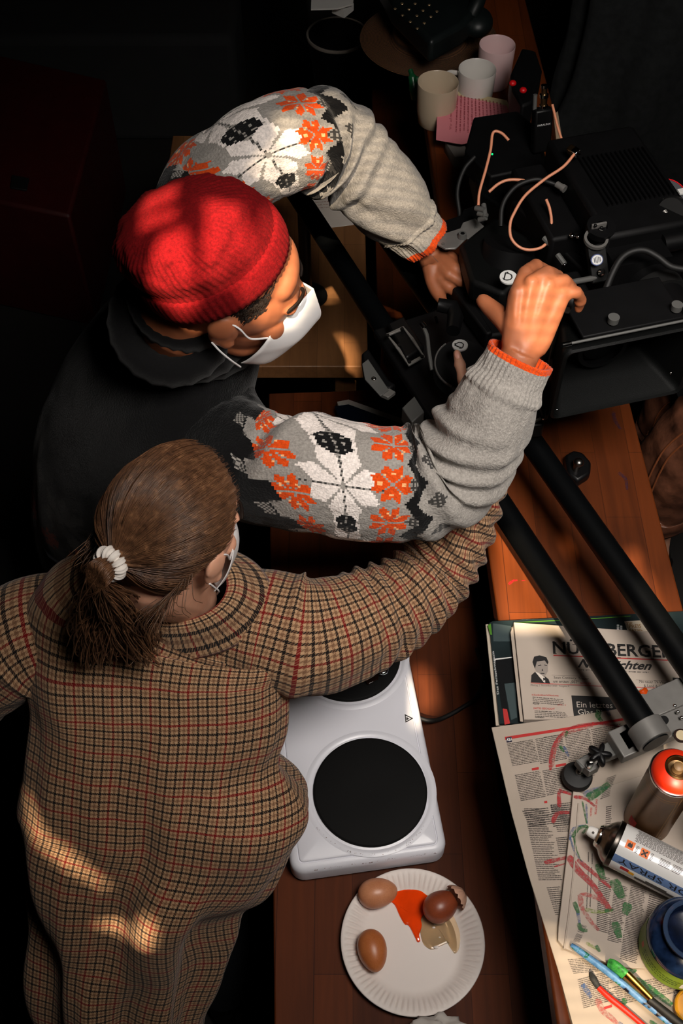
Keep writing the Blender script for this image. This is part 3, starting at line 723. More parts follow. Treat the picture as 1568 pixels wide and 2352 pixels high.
# high knitted neck and rolled collar
rings = []; n0 = Vector((-.205, 1.235, 1.40)); n1 = HM @ Vector((-.056, 0, -.034)); ax = (n1-n0).normalized(); A = Vector((0, 1, 0)); A = (A-ax*A.dot(ax)).normalized(); B_ = ax.cross(A)
for k in range(15):
    s_ = k/14; c0 = n0.lerp(n1, s_); r_ = .094-.019*s_+.0035*math.sin(s_*16)
    rings.append([c0+(A*math.cos(2*math.pi*j/90)+B_*math.sin(2*math.pi*j/90))*(r_+.0009*math.cos(j*2*math.pi*30/90)) for j in range(90)])
rings.append([n1+(p-n1)*.9 for p in rings[-1]]); rings.append([n1-ax*.02+(p-n1)*.98 for p in rings[-1]])
mb.loft(rings, caps=False, uvs=[[(9, 9)]*91 for i in range(len(rings))], colf=lambda u, v: BLACK)
for k, (a_, r_) in enumerate(((.0, .030), (.028, .027), (.0, .024))):
    c0 = Vector((-.185, 1.225, 1.452)).lerp(HM @ Vector((-.05, 0, -.10)), .38+k*.36); ax = (HM @ Vector((-.03, 0, -.03))-Vector((-.185, 1.225, 1.452))).normalized(); A = Vector((0, 1, 0)); A = (A-ax*A.dot(ax)).normalized(); B_ = ax.cross(A)
    ring = [[c0+(A*math.cos(2*math.pi*j/60)+B_*math.sin(2*math.pi*j/60))*((.076-.006*k)+r_*math.cos(2*math.pi*i/14)+.0015*math.cos(2*math.pi*j*20/60))+ax*(r_*1.1*math.sin(2*math.pi*i/14)) for j in range(60)] for i in range(15)]
    uz = [[(9, 9)]*61 for i in range(15)]
    mb.loft(ring, caps=False, uvs=uz, colf=lambda u, v: BLACK)
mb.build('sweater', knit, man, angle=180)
denim = mat('dark_trousers', rgb(20, 20, 24), .9)
mb = MB()
for dy in (-.1, .1): limb(mb, [(Vector((-.445, 1.30+dy*.8, .90)), .115), (Vector((-.42, 1.30+dy, .70)), .098), (Vector((-.40, 1.30+dy, .48)), .075), (Vector((-.44, 1.30+dy, .28)), .07), (Vector((-.47, 1.30+dy, .09)), .065)])
mb.build('trousers', denim, man)
leather_dark = mat('black_shoe_leather', rgb(16, 14, 13), .4)
for dy in (-.1, .1):
    mb = MB(); mb.ell((-.415, 1.30+dy, .045), (.14, .052, .044)); mb.ell((-.47, 1.30+dy, .07), (.06, .05, .06)); mb.build('shoe', leather_dark, man)
# ---------------------------------------------------------------- the woman
HW_ = headframe(Dp(402, 1218, 1.5), (.52, .76, -.40), (.20, .27, .94))
fwd = Vector((HW_[0][0], HW_[1][0], HW_[2][0])); upw = Vector((HW_[0][2], HW_[1][2], HW_[2][2])); lft = Vector((HW_[0][1], HW_[1][1], HW_[2][1]))
def sec(px, py, near, a, b): p = Dp(px, py, near+b); return (tuple(p), a, b)
coat_c = [sec(420, 1372, 1.60, .075, .060), sec(392, 1396, 1.60, .150, .075), sec(376, 1425, 1.605, .205, .088), sec(370, 1500, 1.62, .212, .102), sec(374, 1620, 1.64, .205, .115),
          sec(362, 1760, 1.668, .213, .122), sec(350, 1880, 1.705, .216, .122), sec(316, 2000, 1.745, .186, .122), sec(300, 2130, 1.815, .158, .118), sec(285, 2250, 1.87, .148, .115), sec(285, 2370, 1.93, .135, .112), sec(300, 2600, 2.06, .14, .12)]
mb = MB(); head(mb, HW_, .96)
body_c = [(c, a*.66, b*.66) for c, a, b in coat_c[2:8]]
q, P, fr = trunk(body_c, aax=(1, 0, 0))
mb.loft([[P[i]+fr[i][0]*(q[i][3]*math.cos(2*math.pi*j/32))+fr[i][1]*(q[i][4]*math.sin(2*math.pi*j/32)) for j in range(32)] for i in range(len(P))])
limb(mb, [(Vector(coat_c[3][0]), .05), (Vector(coat_c[0][0]), .05), (HW_ @ Vector((-.025, 0, -.07)), .052), (HW_ @ Vector((-.015, 0, -.03)), .05)])
ptsW = [(Dp(520, 1425, 1.735), .085), (Dp(600, 1440, 1.735), .092), (Dp(690, 1462, 1.735), .093), (Dp(765, 1452, 1.745), .086), (Dp(850, 1420, 1.765), .078), (Dp(930, 1372, 1.785), .070), (Dp(1000, 1305, 1.80), .062), (Dp(1056, 1215, 1.785), .053), (Dp(1088, 1120, 1.768), .046), (Dp(1100, 1040, 1.765), .043)]
ptsX = [(Dp(180, 1440, 1.735), .085), (Dp(70, 1462, 1.73), .09), (Dp(-20, 1520, 1.75), .082), (Dp(-100, 1590, 1.78), .072), (Dp(-160, 1640, 1.81), .066), (Dp(-165, 1570, 1.90), .056), (Dp(-130, 1470, 1.98), .046)]
wsR, weR, wwR = Dp(690, 1440, 1.70), Dp(985, 1320, 1.79), Dp(1100, 1010, 1.77)
limb(mb, [(p, r*.55) for p, r in ptsW]+[(wwR, .022)])
wsL, weL, wwL = Dp(45, 1450, 1.70), Dp(-150, 1640, 1.80), Dp(-112, 1435, 2.0)
limb(mb, [(p, r*.55) for p, r in ptsX]+[(wwL, .022)])
hp_ = Vector(coat_c[7][0])
for s_ in (-1, 1):
    limb(mb, [(hp_+Vector((s_*.07, 0, .02)), .09), (Vector((hp_.x+s_*.085, hp_.y+.06, .62)), .08), (Vector((hp_.x+s_*.09, hp_.y+.08, .44)), .056), (Vector((hp_.x+s_*.09, hp_.y+.02, .28)), .052), (Vector((hp_.x+s_*.09, hp_.y-.02, .07)), .034)])
    mb.ell((hp_.x+s_*.09, hp_.y+.03, .04), (.04, .11, .034))
WM = [Dp(1068, 905, 1.765), Dp(1088, 895, 1.77), Dp(1108, 898, 1.775), Dp(1124, 912, 1.785)]
hand(mb, Dp(1096, 975, 1.775), WM,
     [[Dp(1062, 868, 1.752), Dp(1056, 838, 1.748), Dp(1049, 812, 1.75)], [Dp(1080, 868, 1.785), Dp(1086, 880, 1.82), Dp(1094, 895, 1.83)],
      [Dp(1102, 872, 1.79), Dp(1106, 886, 1.825), Dp(1112, 900, 1.835)], [Dp(1122, 892, 1.80), Dp(1124, 904, 1.825), Dp(1126, 914, 1.835)]],
     [Dp(1076, 950, 1.78), Dp(1064, 932, 1.795), Dp(1062, 912, 1.81), Dp(1066, 895, 1.825)], fr=(.0088, .009, .0086, .0076), pr=.0108)
lw = wwL; ld = Vector((.25, .9, -.1))
fm = [lw+Vector((x, .075, -.005)) for x in (-.028, -.009, .010, .028)][::-1]
hand(mb, lw, fm, [[m+Vector((.004, .035, -.01)), m+Vector((.006, .058, -.02)), m+Vector((.006, .076, -.032))] for m in fm], [lw+Vector((.02, .02, -.005)), lw+Vector((.045, .04, -.015)), lw+Vector((.056, .062, -.02)), lw+Vector((.058, .085, -.028))], fr=(.0088, .009, .0086, .0076), pr=.0108)
woman = finish_body(mb, 'person', skin_pale, 'person with a low ponytail in a brown checked coat bending over the hotplate')
face_bits(HW_, woman, brown_hair, .96)
ffp_mask(HW_ @ Matrix.Scale(.96, 4), woman, maskm)
nail = mat('fingernail', rgb(226, 160, 140), .3)
mb = MB(); a0, a1 = Dp(1056, 838, 1.748), Dp(1049, 812, 1.75)
mb.ell((0, 0, 0), (.0068, .0045, .0016), axes(a0.lerp(a1, .86)+(CAM-a1).normalized()*.0068, a1-a0, ez=CAM-a1), n=14, k=8); mb.build('fingernail', nail, woman)
# checked wool
chk = bpy.data.materials.new('checked_wool'); chk.use_nodes = True; t = NT(chk)
tc = t.new('ShaderNodeTexCoord'); sx = t.new('ShaderNodeSeparateXYZ'); t.l.new(tc.outputs['UV'], sx.inputs[0])
PCH = .0069
vob = t.coord('Object'); wob = t.math('MULTIPLY', t.math('SUBTRACT', t.noise(vob, 60, 2), .5), .0012)
tw = t.math('GREATER_THAN', t.math('FRACT', t.math('DIVIDE', t.math('ADD', sx.outputs[0], sx.outputs[1]), .0034)), .5)   # twill picks: houndstooth teeth
cream = t.mix(t.noise(vob, 240, 3, .7), rgb(140, 104, 74), rgb(204, 168, 132))
c = cream
for k_, o in enumerate((sx.outputs[0], sx.outputs[1])):
    x = t.math('DIVIDE', t.math('ADD', o, wob), PCH); fr_ = t.math('FRACT', x); idx = t.math('FLOOR', x)
    on = t.math('LESS_THAN', fr_, .50)
    odd = t.math('GREATER_THAN', t.math('FRACT', t.math('DIVIDE', idx, 2.0)), .25)
    redd = t.math('LESS_THAN', t.math('FRACT', t.math('DIVIDE', t.math('ADD', idx, .5), 8.0)), .125)
    colr = t.mix(odd, t.mix(redd, rgb(24, 20, 20), rgb(112, 20, 22)), rgb(92, 60, 42))
    pick = t.math('SUBTRACT', 1.0, tw) if k_ else tw
    w_ = t.math('MULTIPLY', on, t.math('ADD', t.math('MULTIPLY', pick, .40), t.math('SUBTRACT', .60, t.math('MULTIPLY', odd, .32))))
    c = t.mix(w_, c, colr)
t.l.new(c, t.b.inputs['Base Color']); t.b.inputs['Roughness'].default_value = .95; t.b.inputs['Sheen Weight'].default_value = .1; t.b.inputs['Specular IOR Level'].default_value = .1
t.bump(t.noise(vob, 700, 2), .4, .001)
def cloth_trunk(mb, cs, N=140, per=16, wr=None, aax=(1, 0, 0), u0=math.pi*1.5):
    q, P, fr = trunk(cs, aax=aax, per=per); rings = []; uvs = []; d = 0
    for i in range(len(P)):
        pts = []
        for j in range(N+1):
            th = 2*math.pi*j/N; dirv = fr[i][0]*(q[i][3]*math.cos(th))+fr[i][1]*(q[i][4]*math.sin(th))
            # a slightly squarer section than an ellipse
            e = 1+.05*math.cos(4*th)*-1
            pts.append(P[i]+dirv*e+(dirv.normalized()*wr(th, i/(len(P)-1)) if wr else Vector()))
        rings.append(pts)
    # metric u from the middle of the back, metric v along the back
    jb = int(N*.75) if fr[0][1].dot(CAM-P[0]) < 0 else int(N*.25)
    v = 0
    for i in range(len(P)):
        if i: v += (rings[i][jb]-rings[i-1][jb]).length
        u = [0]*(N+1)
        for j in range(jb+1, N+1): u[j] = u[j-1]+(rings[i][j]-rings[i][j-1]).length
        for j in range(jb-1, -1, -1): u[j] = u[j+1]-(rings[i][j+1]-rings[i][j]).length
        uvs.append([(x, v) for x in u])
    mb.loft([r[:-1] for r in rings], uvs=uvs, caps=False)
    return rings
def coat_wr(th, s):
    c_, s_ = math.cos(th), math.sin(th); w_ = .012*fbm(Vector((c_*2.2, s_*2.2, s*5)))*sstep(.12, .3, s)
    side = sstep(-.1, .9, c_)
    w_ += .010*sstep(.42, .6, s)*math.sin(10*s+5*c_+2.2*fbm(Vector((c_*2, s_*2, s*4))))
    w_ += .031*side*math.exp(-((s-.50)/.075)**2) - .024*side*math.exp(-((s-.42)/.04)**2) + .007*side*math.sin(52*s+2*c_)*sstep(.34, .46, s)*(1-sstep(.62, .72, s))
    w_ += .014*sstep(.5, .7, s)*math.sin(7*th+8*s)
    return w_
mb = MB(); cloth_trunk(mb, coat_c, wr=coat_wr)
def tube_cloth(mb, pts, n=110, per=26, fold=None, uoff=0, voff=0):
    q = spline([tuple(p)+(r,) for p, r in pts], per); P = [Vector(a[:3]) for a in q]; rings = []; uvs = []; v = voff
    for i in range(len(P)):
        T = (P[min(i+1, len(P)-1)]-P[max(i-1, 0)]).normalized(); a = CAM-P[i]; a = (a-T*a.dot(T)).normalized(); b = T.cross(a)
        if i: v += (P[i]-P[i-1]).length
        r = []; uu = []
        for j in range(n+1):
            th = -math.pi+2*math.pi*j/n; rr = q[i][3]+(fold(th, v) if fold else 0)
            if j < n: r.append(P[i]+(a*math.cos(th)+b*math.sin(th))*rr)
            uu.append((th*.078+uoff, v))
        rings.append(r); uvs.append(uu)
    c = P[-1]; rings.append([c+(p-c)*.9 for p in rings[-1]]); uvs.append(uvs[-1])
    mb.loft(rings, uvs=uvs, caps=False)
def foldW(th, v):
    w_ = .005*fbm(Vector((math.cos(th)*1.6, math.sin(th)*1.6, v*12)))
    w_ += .0052*sstep(.18, .26, v)*math.sin((v+.022*th)*2*math.pi/.030+2*fbm(Vector((th*.7, v*6, 2))))
    w_ += .006*math.exp(-((v-.105-.01*math.sin(th*2))/.008)**2)
    return w_
tube_cloth(mb, ptsW, fold=foldW, uoff=.02)
tube_cloth(mb, ptsX, fold=foldW)
# collar: a turned-down band round the neck
cc = Vector(coat_c[0][0]); ax = (HW_ @ Vector((-.015, 0, -.05))-cc).normalized(); A = Vector((1, 0, 0)); A = (A-ax*A.dot(ax)).normalized(); B_ = ax.cross(A)
prof = [(.056, .052), (.064, .057), (.071, .051), (.082, .022), (.098, -.010), (.102, -.015), (.098, -.017), (.080, .006), (.062, .028)]
rings = []; uvs = []
for k, (r, h) in enumerate(prof):
    rr = []; uu = []
    for j in range(81):
        th = 2*math.pi*j/80; e = 1+.05*math.sin(th*2+1)
        if j < 80: rr.append(cc+A*(r*1.22*e*math.cos(th))+B_*(r*.92*e*math.sin(th))+ax*(h-.004))
        uu.append((th*.09, k*.012))
    rings.append(rr); uvs.append(uu)
mb.loft(rings, uvs=uvs, caps=False)
mb.build('checked_coat', chk, woman, angle=180)
mb = MB()
for s_ in (-1, 1): limb(mb, [(hp_+Vector((s_*.07, 0, .0)), .098), (Vector((hp_.x+s_*.085, hp_.y+.06, .62)), .088), (Vector((hp_.x+s_*.09, hp_.y+.08, .44)), .068), (Vector((hp_.x+s_*.09, hp_.y+.02, .28)), .062), (Vector((hp_.x+s_*.09, hp_.y-.02, .09)), .058)])
mb.build('trousers', mat('blue_black_trousers', rgb(18, 24, 30), .9), woman)
for s_ in (-1, 1):
    mb = MB(); mb.ell((hp_.x+s_*.09, hp_.y+.035, .045), (.05, .13, .045)); mb.ell((hp_.x+s_*.09, hp_.y-.02, .07), (.048, .058, .06)); mb.build('shoe', leather_dark, woman)
# hair: combed back over the skull to a low ponytail
hairm = bpy.data.materials.new('brown_hair'); hairm.use_nodes = True; t = NT(hairm)
tc = t.new('ShaderNodeTexCoord'); mp = t.new('ShaderNodeMapping'); mp.inputs['Scale'].default_value = (70, 2.2, 1); t.l.new(tc.outputs['UV'], mp.inputs[0])
f1 = t.noise(mp.outputs[0], 1.6, 5, .65); 
t.l.new(t.ramp(f1, [(.25, rgb(52, 33, 22)), (.5, rgb(92, 62, 42)), (.78, rgb(142, 102, 72))]), t.b.inputs['Base Color'])
t.b.inputs['Roughness'].default_value = .42; t.b.inputs['Specular IOR Level'].default_value = .45; t.b.inputs['Anisotropic'].default_value = .5
t.bump(f1, .6, .003)
bk = Vector((-.97, 0, -.10)).normalized()     # pole: where the ponytail is tied
e1 = Vector((0, 1, 0)); e2 = bk.cross(e1)       # e2 points up
if e2.z < 0: e2 = -e2
hc = Vector((-.004, 0, .024)); hr = (.112, .088, .102)
def hair_pt(pol, phi, off=0):
    """pol from the tie (0) towards the face, phi round the head (pi/2 = crown)"""
    d = bk*math.cos(pol)+(e1*math.cos(phi)+e2*math.sin(phi))*math.sin(pol)
    s_ = 1/math.sqrt((d.x/hr[0])**2+(d.y/hr[1])**2+(d.z/hr[2])**2)
    lump = .0035*math.sin(phi*5+1.3)*sstep(.1, .5, pol)*(1-sstep(1.5, 2.1, pol))+.003*fbm(Vector((math.cos(phi)*3, math.sin(phi)*3, pol*.8)))
    return HW_ @ (hc+d*(s_+lump+off))
def hair_end(phi):
    s_ = math.sin(phi)
    return 1.02+.56*sstep(-.35, .10, s_)+.62*max(0, s_)+.20*sstep(-.6, -1.0, s_) if s_ > -.6 else 1.02+.24*sstep(.6, 1.0, -s_)
mb = MB(); rings = []; uvs = []; NP = 200; NR = 46
for i in range(NR+1):
    r = []; uu = []
    for j in range(NP+1):
        phi = 2*math.pi*j/NP; en = hair_end(phi); pol = .03+(en-.03)*i/NR
        if j < NP: r.append(hair_pt(pol, phi, (.010*math.exp(-(pol/.16)**2))-(.010*sstep(.93, 1, i/NR)) + .0012*math.sin(phi*61+3*math.sin(phi*7))*sstep(.05, .3, pol)))
        uu.append((j/NP, pol*.6))
    rings.append(r); uvs.append(uu)
mb.loft(rings, uvs=uvs, caps=False); hair = mb.build('hair', hairm, woman, angle=180)
strand = bpy.data.materials.new('hair_strands'); strand.use_nodes = True; t = NT(strand)
oi = t.new('ShaderNodeTexCoord'); t.l.new(t.ramp(t.noise(oi.outputs['Object'], 90, 4, .7), [(.3, rgb(56, 36, 24)), (.55, rgb(100, 68, 46)), (.8, rgb(156, 114, 80))]), t.b.inputs['Base Color']); t.b.inputs['Roughness'].default_value = .4
mb = MB(); rnd = random.Random(11)
for k in range(900):
    phi = rnd.uniform(-.6, math.pi+.6); en = hair_end(phi)*rnd.uniform(.85, 1.0); st = rnd.uniform(.05, .5); dph = rnd.uniform(-.05, .05); of = rnd.uniform(.0004, .0030); ph = rnd.uniform(0, 6)
    pts = [hair_pt(st+(en-st)*i/9, phi+dph*math.sin(i*.5+ph), of*math.sin(math.pi*min(1, (i+1)/9.5))+.0002+.010*math.exp(-((st+(en-st)*i/9)/.16)**2)) for i in range(10)]
    mb.tube(pts, [.0005]*9+[.0002], 3, caps=False)
for k in range(170):   # flyaway wisps round the neck and ear
    phi = rnd.uniform(math.pi*1.05, math.pi*1.95); p0 = hair_pt(hair_end(phi)*.8, phi); 
    p3 = p0-upw*rnd.uniform(.02, .06)-fwd*rnd.uniform(.0, .05)-lft*rnd.uniform(-.02, .03)
    mb.tube(sp3([p0, p0.lerp(p3, .4)-fwd*.008, p0.lerp(p3, .75)-fwd*.012, p3], 4), .0005, 3, caps=False)
lo = mb.build('loose_strands', strand, woman, angle=180); lo['kind'] = 'stuff'
tie = HW_ @ (hc+bk*.125)
mb = MB(); bw = (HW_.to_3x3() @ bk).normalized(); a1_ = upw.cross(bw).normalized(); b1_ = bw.cross(a1_)
for ra, dz in ((.0145, 0),):
    rings = []
    for i in range(96):
        th = 2*math.pi*i/96; c_ = tie+(a1_*math.cos(th)+b1_*math.sin(th))*ra; rad = (a1_*math.cos(th)+b1_*math.sin(th)); rr = .0072+.0022*math.sin(th*11)+.0015*math.sin(th*23+1)
        rings.append([c_+rad*(rr*math.cos(2*math.pi*j/18))+bw*(rr*1.15*math.sin(2*math.pi*j/18)) for j in range(18)])
    rings.append(rings[0]); mb.loft(rings, caps=False)
mb.build('hair_tie', mat('white_scrunchie', rgb(226, 218, 210), .9, bump=.2, bscale=500), woman, angle=180)
mb = MB(); rnd = random.Random(21)
base = [tie+bw*.004, tie+bw*.028-upw*.018, Dp(232, 1395, 1.47), Dp(222, 1440, 1.52)]
targets = [(205, 1505, 1.575), (190, 1480, 1.57), (230, 1500, 1.565), (262, 1475, 1.56), (300, 1500, 1.572), (335, 1498, 1.575), (345, 1470, 1.575), (320, 1440, 1.57), (215, 1465, 1.55), (185, 1440, 1.56)]
for k in range(520):
    g_ = rnd.choice(targets); tx = Dp(g_[0]+rnd.gauss(0, 16), g_[1]+rnd.gauss(0, 16), g_[2]-rnd.uniform(0, .03))
    a = rnd.uniform(0, 6.283); r_ = .013*math.sqrt(rnd.random()); o_ = (a1_*math.cos(a)+b1_*math.sin(a))*r_
    m1 = Dp(238+rnd.gauss(0, 22)+(.25*(g_[0]-230)), 1385+rnd.gauss(0, 14), 1.455+rnd.uniform(-.015, .03))
    m2 = m1.lerp(tx, .62)+Vector((rnd.gauss(0, .008), rnd.gauss(0, .006), .006))
    cu = Dp(g_[0]+rnd.uniform(-10, 34), g_[1]-rnd.uniform(4, 34), g_[2]-.02) if rnd.random() < .4 else tx.lerp(m2, -.08)
    pts = sp3([tie+o_, tie+bw*.026+o_*1.25-upw*.008, m1, m2, tx, cu], 4)
    mb.tube(pts, [.0009]*(len(pts)-4)+[.0007, .0006, .0004, .0002], 4, caps=False)
pt = mb.build('ponytail', strand, woman, angle=180); pt['kind'] = 'stuff'

# ---------------------------------------------------------------- person in leather breeches at the right edge
leath = bpy.data.materials.new('brown_leather'); leath.use_nodes = True; t = NT(leath); v = t.coord('Object')
f1 = t.noise(v, 24, 5, .6); t.l.new(t.ramp(f1, [(.3, rgb(46, 26, 18)), (.7, rgb(116, 72, 52))]), t.b.inputs['Base Color']); t.b.inputs['Roughness'].default_value = .38
t.bump(t.noise(v, 140, 4, .6), .35, .002)
hx, hy = .735, 1.60
mb = MB()
HS = headframe(Vector((hx+.03, hy-.02, 1.66)), (-.9, .2, -.2), (0, 0, 1)); head(mb, HS)
tr_c = [((hx+.07, hy, .86), .15, .10), ((hx+.07, hy, 1.02), .145, .095), ((hx+.07, hy, 1.25), .16, .105), ((hx+.06, hy, 1.42), .165, .09), ((hx+.05, hy, 1.49), .09, .07)]
q, P, fr = trunk(tr_c)
mb.loft([[P[i]+fr[i][0]*(q[i][3]*math.cos(2*math.pi*j/28))+fr[i][1]*(q[i][4]*math.sin(2*math.pi*j/28)) for j in range(28)] for i in range(len(P))])
limb(mb, [(Vector((hx+.05, hy, 1.42)), .06), (HS @ Vector((-.02, 0, -.05)), .052)])
for s_ in (-1, 1):
    lx = hx+(.0 if s_ < 0 else .06); ly = hy+s_*.10
    limb(mb, [(Vector((hx+.07, ly, .90)), .088), (Vector((lx-.01, ly, .72)), .076), (Vector((lx-.035, ly, .50)), .058), (Vector((lx-.0, ly, .30)), .052), (Vector((lx+.02, ly, .06)), .036)])
    mb.ell((lx-.03, ly, .04), (.12, .042, .036))
    sh = Vector((hx+.06, hy+s_*.19, 1.40)); el = Vector((hx+.10, hy+s_*.25, 1.13)); wr_ = Vector((hx+.04, hy+s_*.24, .88))
    limb(mb, [(Vector((hx+.06, hy+s_*.1, 1.40)), .055), (sh, .05), (el, .04), (wr_, .026)])
    fm = [wr_+Vector((x, 0, -.085)) for x in (-.03, -.01, .01, .028)]
    hand(mb, wr_, fm, [[m+Vector((0, -s_*.006, -.034)), m+Vector((0, -s_*.016, -.055)), m+Vector((0, -s_*.028, -.072))] for m in fm], [wr_+Vector((-.02, -s_*.01, -.03)), wr_+Vector((-.04, -s_*.015, -.055)), wr_+Vector((-.045, -s_*.02, -.08)), wr_+Vector((-.045, -s_*.022, -.10))])
p3 = finish_body(mb, 'person', skin_pale, 'person in knee-length brown leather breeches standing behind the bar counter', .0036)
face_bits(HS, p3, brown_hair); ffp_mask(HS, p3, maskm)
mb = MB(); rings = []
for i in range(13):
    pol = .05+1.75*i/12; rings.append([HS @ Vector((-.012+.106*math.sin(pol)*math.cos(a)-.01, .085*math.sin(pol)*math.sin(a), .036+.097*math.cos(pol) if math.cos(a) < .35 or pol < 1.0 else .036+.097*math.cos(1.0)-.0*pol)) for a in [2*math.pi*j/40 for j in range(40)]])
mb.loft(rings); mb.build('hair', brown_hair, p3, angle=180)
mb = MB(); seam = MB()
def breech(s_):
    lx = hx+(.0 if s_ < 0 else .06); ly = hy+s_*.10
    pts = [(Vector((hx+.07, hy+s_*.07, .99)), .112), (Vector((hx+.06, ly, .88)), .108), (Vector((lx+.0, ly, .76)), .098), (Vector((lx-.022, ly, .665)), .088), (Vector((lx-.03, ly, .610)), .080), (Vector((lx-.031, ly, .600)), .083), (Vector((lx-.032, ly, .555)), .079)]
    q = spline([tuple(p)+(r,) for p, r in pts], 14); P = [Vector(a[:3]) for a in q]; fr = frames(P, (1, 0, 0)); rings = []; ln = [[], []]
    for i in range(len(P)):
        r = []
        for j in range(64):
            th = 2*math.pi*j/64; k = 1+.035*fbm(Vector((math.cos(th)*2, math.sin(th)*2, P[i].z*16)))+.018*math.sin(P[i].z*120+3*math.cos(th)+2*fbm(Vector((th, P[i].z*9, 0))))
            r.append(P[i]+(fr[i][0]*math.cos(th)+fr[i][1]*math.sin(th))*q[i][3]*k)
        rings.append(r)
        if 10 < i < len(P)-16:
            for n_, th in ((0, 1.15), (1, .95)):
                cd = CAM-P[i]; tc_ = math.atan2(cd.dot(fr[i][1]), cd.dot(fr[i][0]))+(th-1.0)*.9+.25; d_ = fr[i][0]*math.cos(tc_)+fr[i][1]*math.sin(tc_)
                ln[n_].append(P[i]+d_*(q[i][3]*1.03+.001))
    mb.loft(rings)
    for l_ in ln: seam.tube(l_, .0022, 6)
breech(-1); breech(1)
lb = mb.build('leather_breeches', leath, p3, angle=180)
seam.build('seam', mat('rust_stitching', rgb(120, 66, 36), .6), lb)
mb = MB(); q, P, fr = trunk(tr_c, 1.0)
mb.loft([[P[i]+fr[i][0]*(1.12*q[i][3]*math.cos(2*math.pi*j/40))+fr[i][1]*(1.14*q[i][4]*math.sin(2*math.pi*j/40)) for j in range(40)] for i in range(len(P))], caps=False)
for s_ in (-1, 1):
    sh = Vector((hx+.06, hy+s_*.19, 1.40)); el = Vector((hx+.10, hy+s_*.25, 1.13)); wr_ = Vector((hx+.04, hy+s_*.24, .88))
    mb.tube(sp3([Vector((hx+.06, hy+s_*.08, 1.40)), sh, el, el.lerp(wr_, .85)], 6), [.07]*6+[.064]*6+[.052]*7, 24, caps=False)
mb.build('shirt', mat('dark_shirt', rgb(28, 28, 30), .9), p3, angle=180)
for s_ in (-1, 1):
    lx = hx+(.0 if s_ < 0 else .06); ly = hy+s_*.10
    mb = MB(); mb.ell((lx-.035, ly, .045), (.14, .052, .045)); mb.ell((lx+.03, ly, .07), (.06, .052, .06)); mb.build('shoe', leather_dark, p3)
    mb = MB(); limb(mb, [(Vector((lx+.0, ly, .24)), .058), (Vector((lx+.02, ly, .10)), .045)]); mb.build('sock', mat('olive_sock', rgb(70, 66, 40), .95), p3)
# ================================================================ camera slider
anod = mat('black_anodised', rgb(8, 8, 9), .42, spec=.3)
matte_black = mat('matte_black', rgb(6, 6, 7), .6, spec=.2, nscale=30, namt=.3)
crinkle = mat('crinkle_black', rgb(7, 8, 8), .5, spec=.2, bump=.35, bscale=900)
alu = mat('brushed_aluminium', rgb(116, 114, 111), .42, .4, nscale=60, namt=.08)
alu_dark = mat('grey_aluminium', rgb(92, 92, 90), .5, .3)
chrome = mat('chrome', rgb(220, 218, 214), .12, 1)
brass_w = mat('worn_brass', rgb(150, 120, 84), .3, 1)
white_ink = mat('white_print', rgb(206, 206, 204), .6)
tdir = Vector((-.405, .914, 0)).normalized(); ndir = Vector((tdir.y, -tdir.x, 0))   # across, towards the right rail
Q0 = Vector((.4365, .697, 1.12)); GAPR = .1125; RT = .0205
def sl_(s, n, z=1.12): v = Q0+tdir*s+ndir*n; return Vector((v.x, v.y, z))
railm = mat('rail_black', rgb(4, 5, 6), .42, spec=.18, bump=.15, bscale=900)
slid = empty('camera_slider', sl_(.6, .05, ZA), 'long black twin-tube camera slider lying diagonally over the bar counter', 'camera slider')
for n in (0, GAPR):
    mb = MB(); mb.cyl(sl_(-.02, n), sl_(1.42, n), RT, n=40); mb.build('rail_tube', railm, slid)
SF = axes(Q0, tdir, ez=(0, 0, 1))    # local: x along, y to the left (towards the foot), z up
def sbox(s, n, z, ls, ln, lz, m, name, parent=slid, bevel=.0015):
    mb = MB(); mb.box((s, -n, z-1.12), (ls, ln, lz), SF); return mb.build(name, m, parent, bevel=bevel)
def oct_px(pts, z, h, m, name, parent, bevel=.0015, bseg=2):
    mb = MB(); poly_px(mb, pts, z, h=h); return mb.build(name, m, parent, bevel=bevel, bseg=bseg)
# end bracket, far side also so that the rails stand on something
for s0 in (.0, 1.40):
    sbox(s0+.008, .056, 1.088, .044, .20, .022, alu, 'end_bracket')
    for n in (0, GAPR):
        mb = MB(); c = sl_(s0-.012, n); mb.cyl(sl_(s0-.018, n), sl_(s0+.012, n), RT+.006, n=32); mb.build('tube_clamp', alu, slid, bevel=.001)
mb = MB(); c0 = sl_(1.41, .056); mb.cyl((c0.x, c0.y, .722), (c0.x, c0.y, 1.085), .014, n=20); mb.ell((c0.x, c0.y, .728), (.05, .05, .007)); mb.build('support_leg', anod, slid)
# pierced plate beside the tube end
mb = MB(); mb.box((.040, -.062, -.018), (.040, .075, .006), SF); mb.build('bracket_plate', alu, slid, bevel=.001)
mb = MB(); h0 = Zp(1524, 1654, 1.107); mb.cyl(h0+Vector((0, 0, -.001)), h0+Vector((0, 0, .0012)), .0068, n=24); mb.build('plate_hole', matte_black, slid)
for px in ((1549, 1621), (1556, 1635), (1565, 1648)):
    mb = MB(); h0 = Zp(*px, 1.106); mb.ell(h0, (.0030, .0030, .0026), n=12, k=8); mb.build('rivet', chrome, slid)
mb = MB(); h0 = Zp(1563, 1691, 1.106); mb.cyl(h0, h0+Vector((0, 0, .003)), .0105, n=28); med = mb.build('medallion', mat('dark_enamel', rgb(34, 20, 16), .3), slid)
mb = MB(); mb.cyl(h0+Vector((0, 0, .003)), h0+Vector((0, 0, .0036)), .0078, n=28); mb.build('medallion_face', mat('cream_enamel', rgb(188, 172, 140), .4), med)
oct_px([(1416, 1694), (1444, 1676), (1467, 1711), (1439, 1733)], 1.085, .014, alu, 'bracket_block', slid, .001)
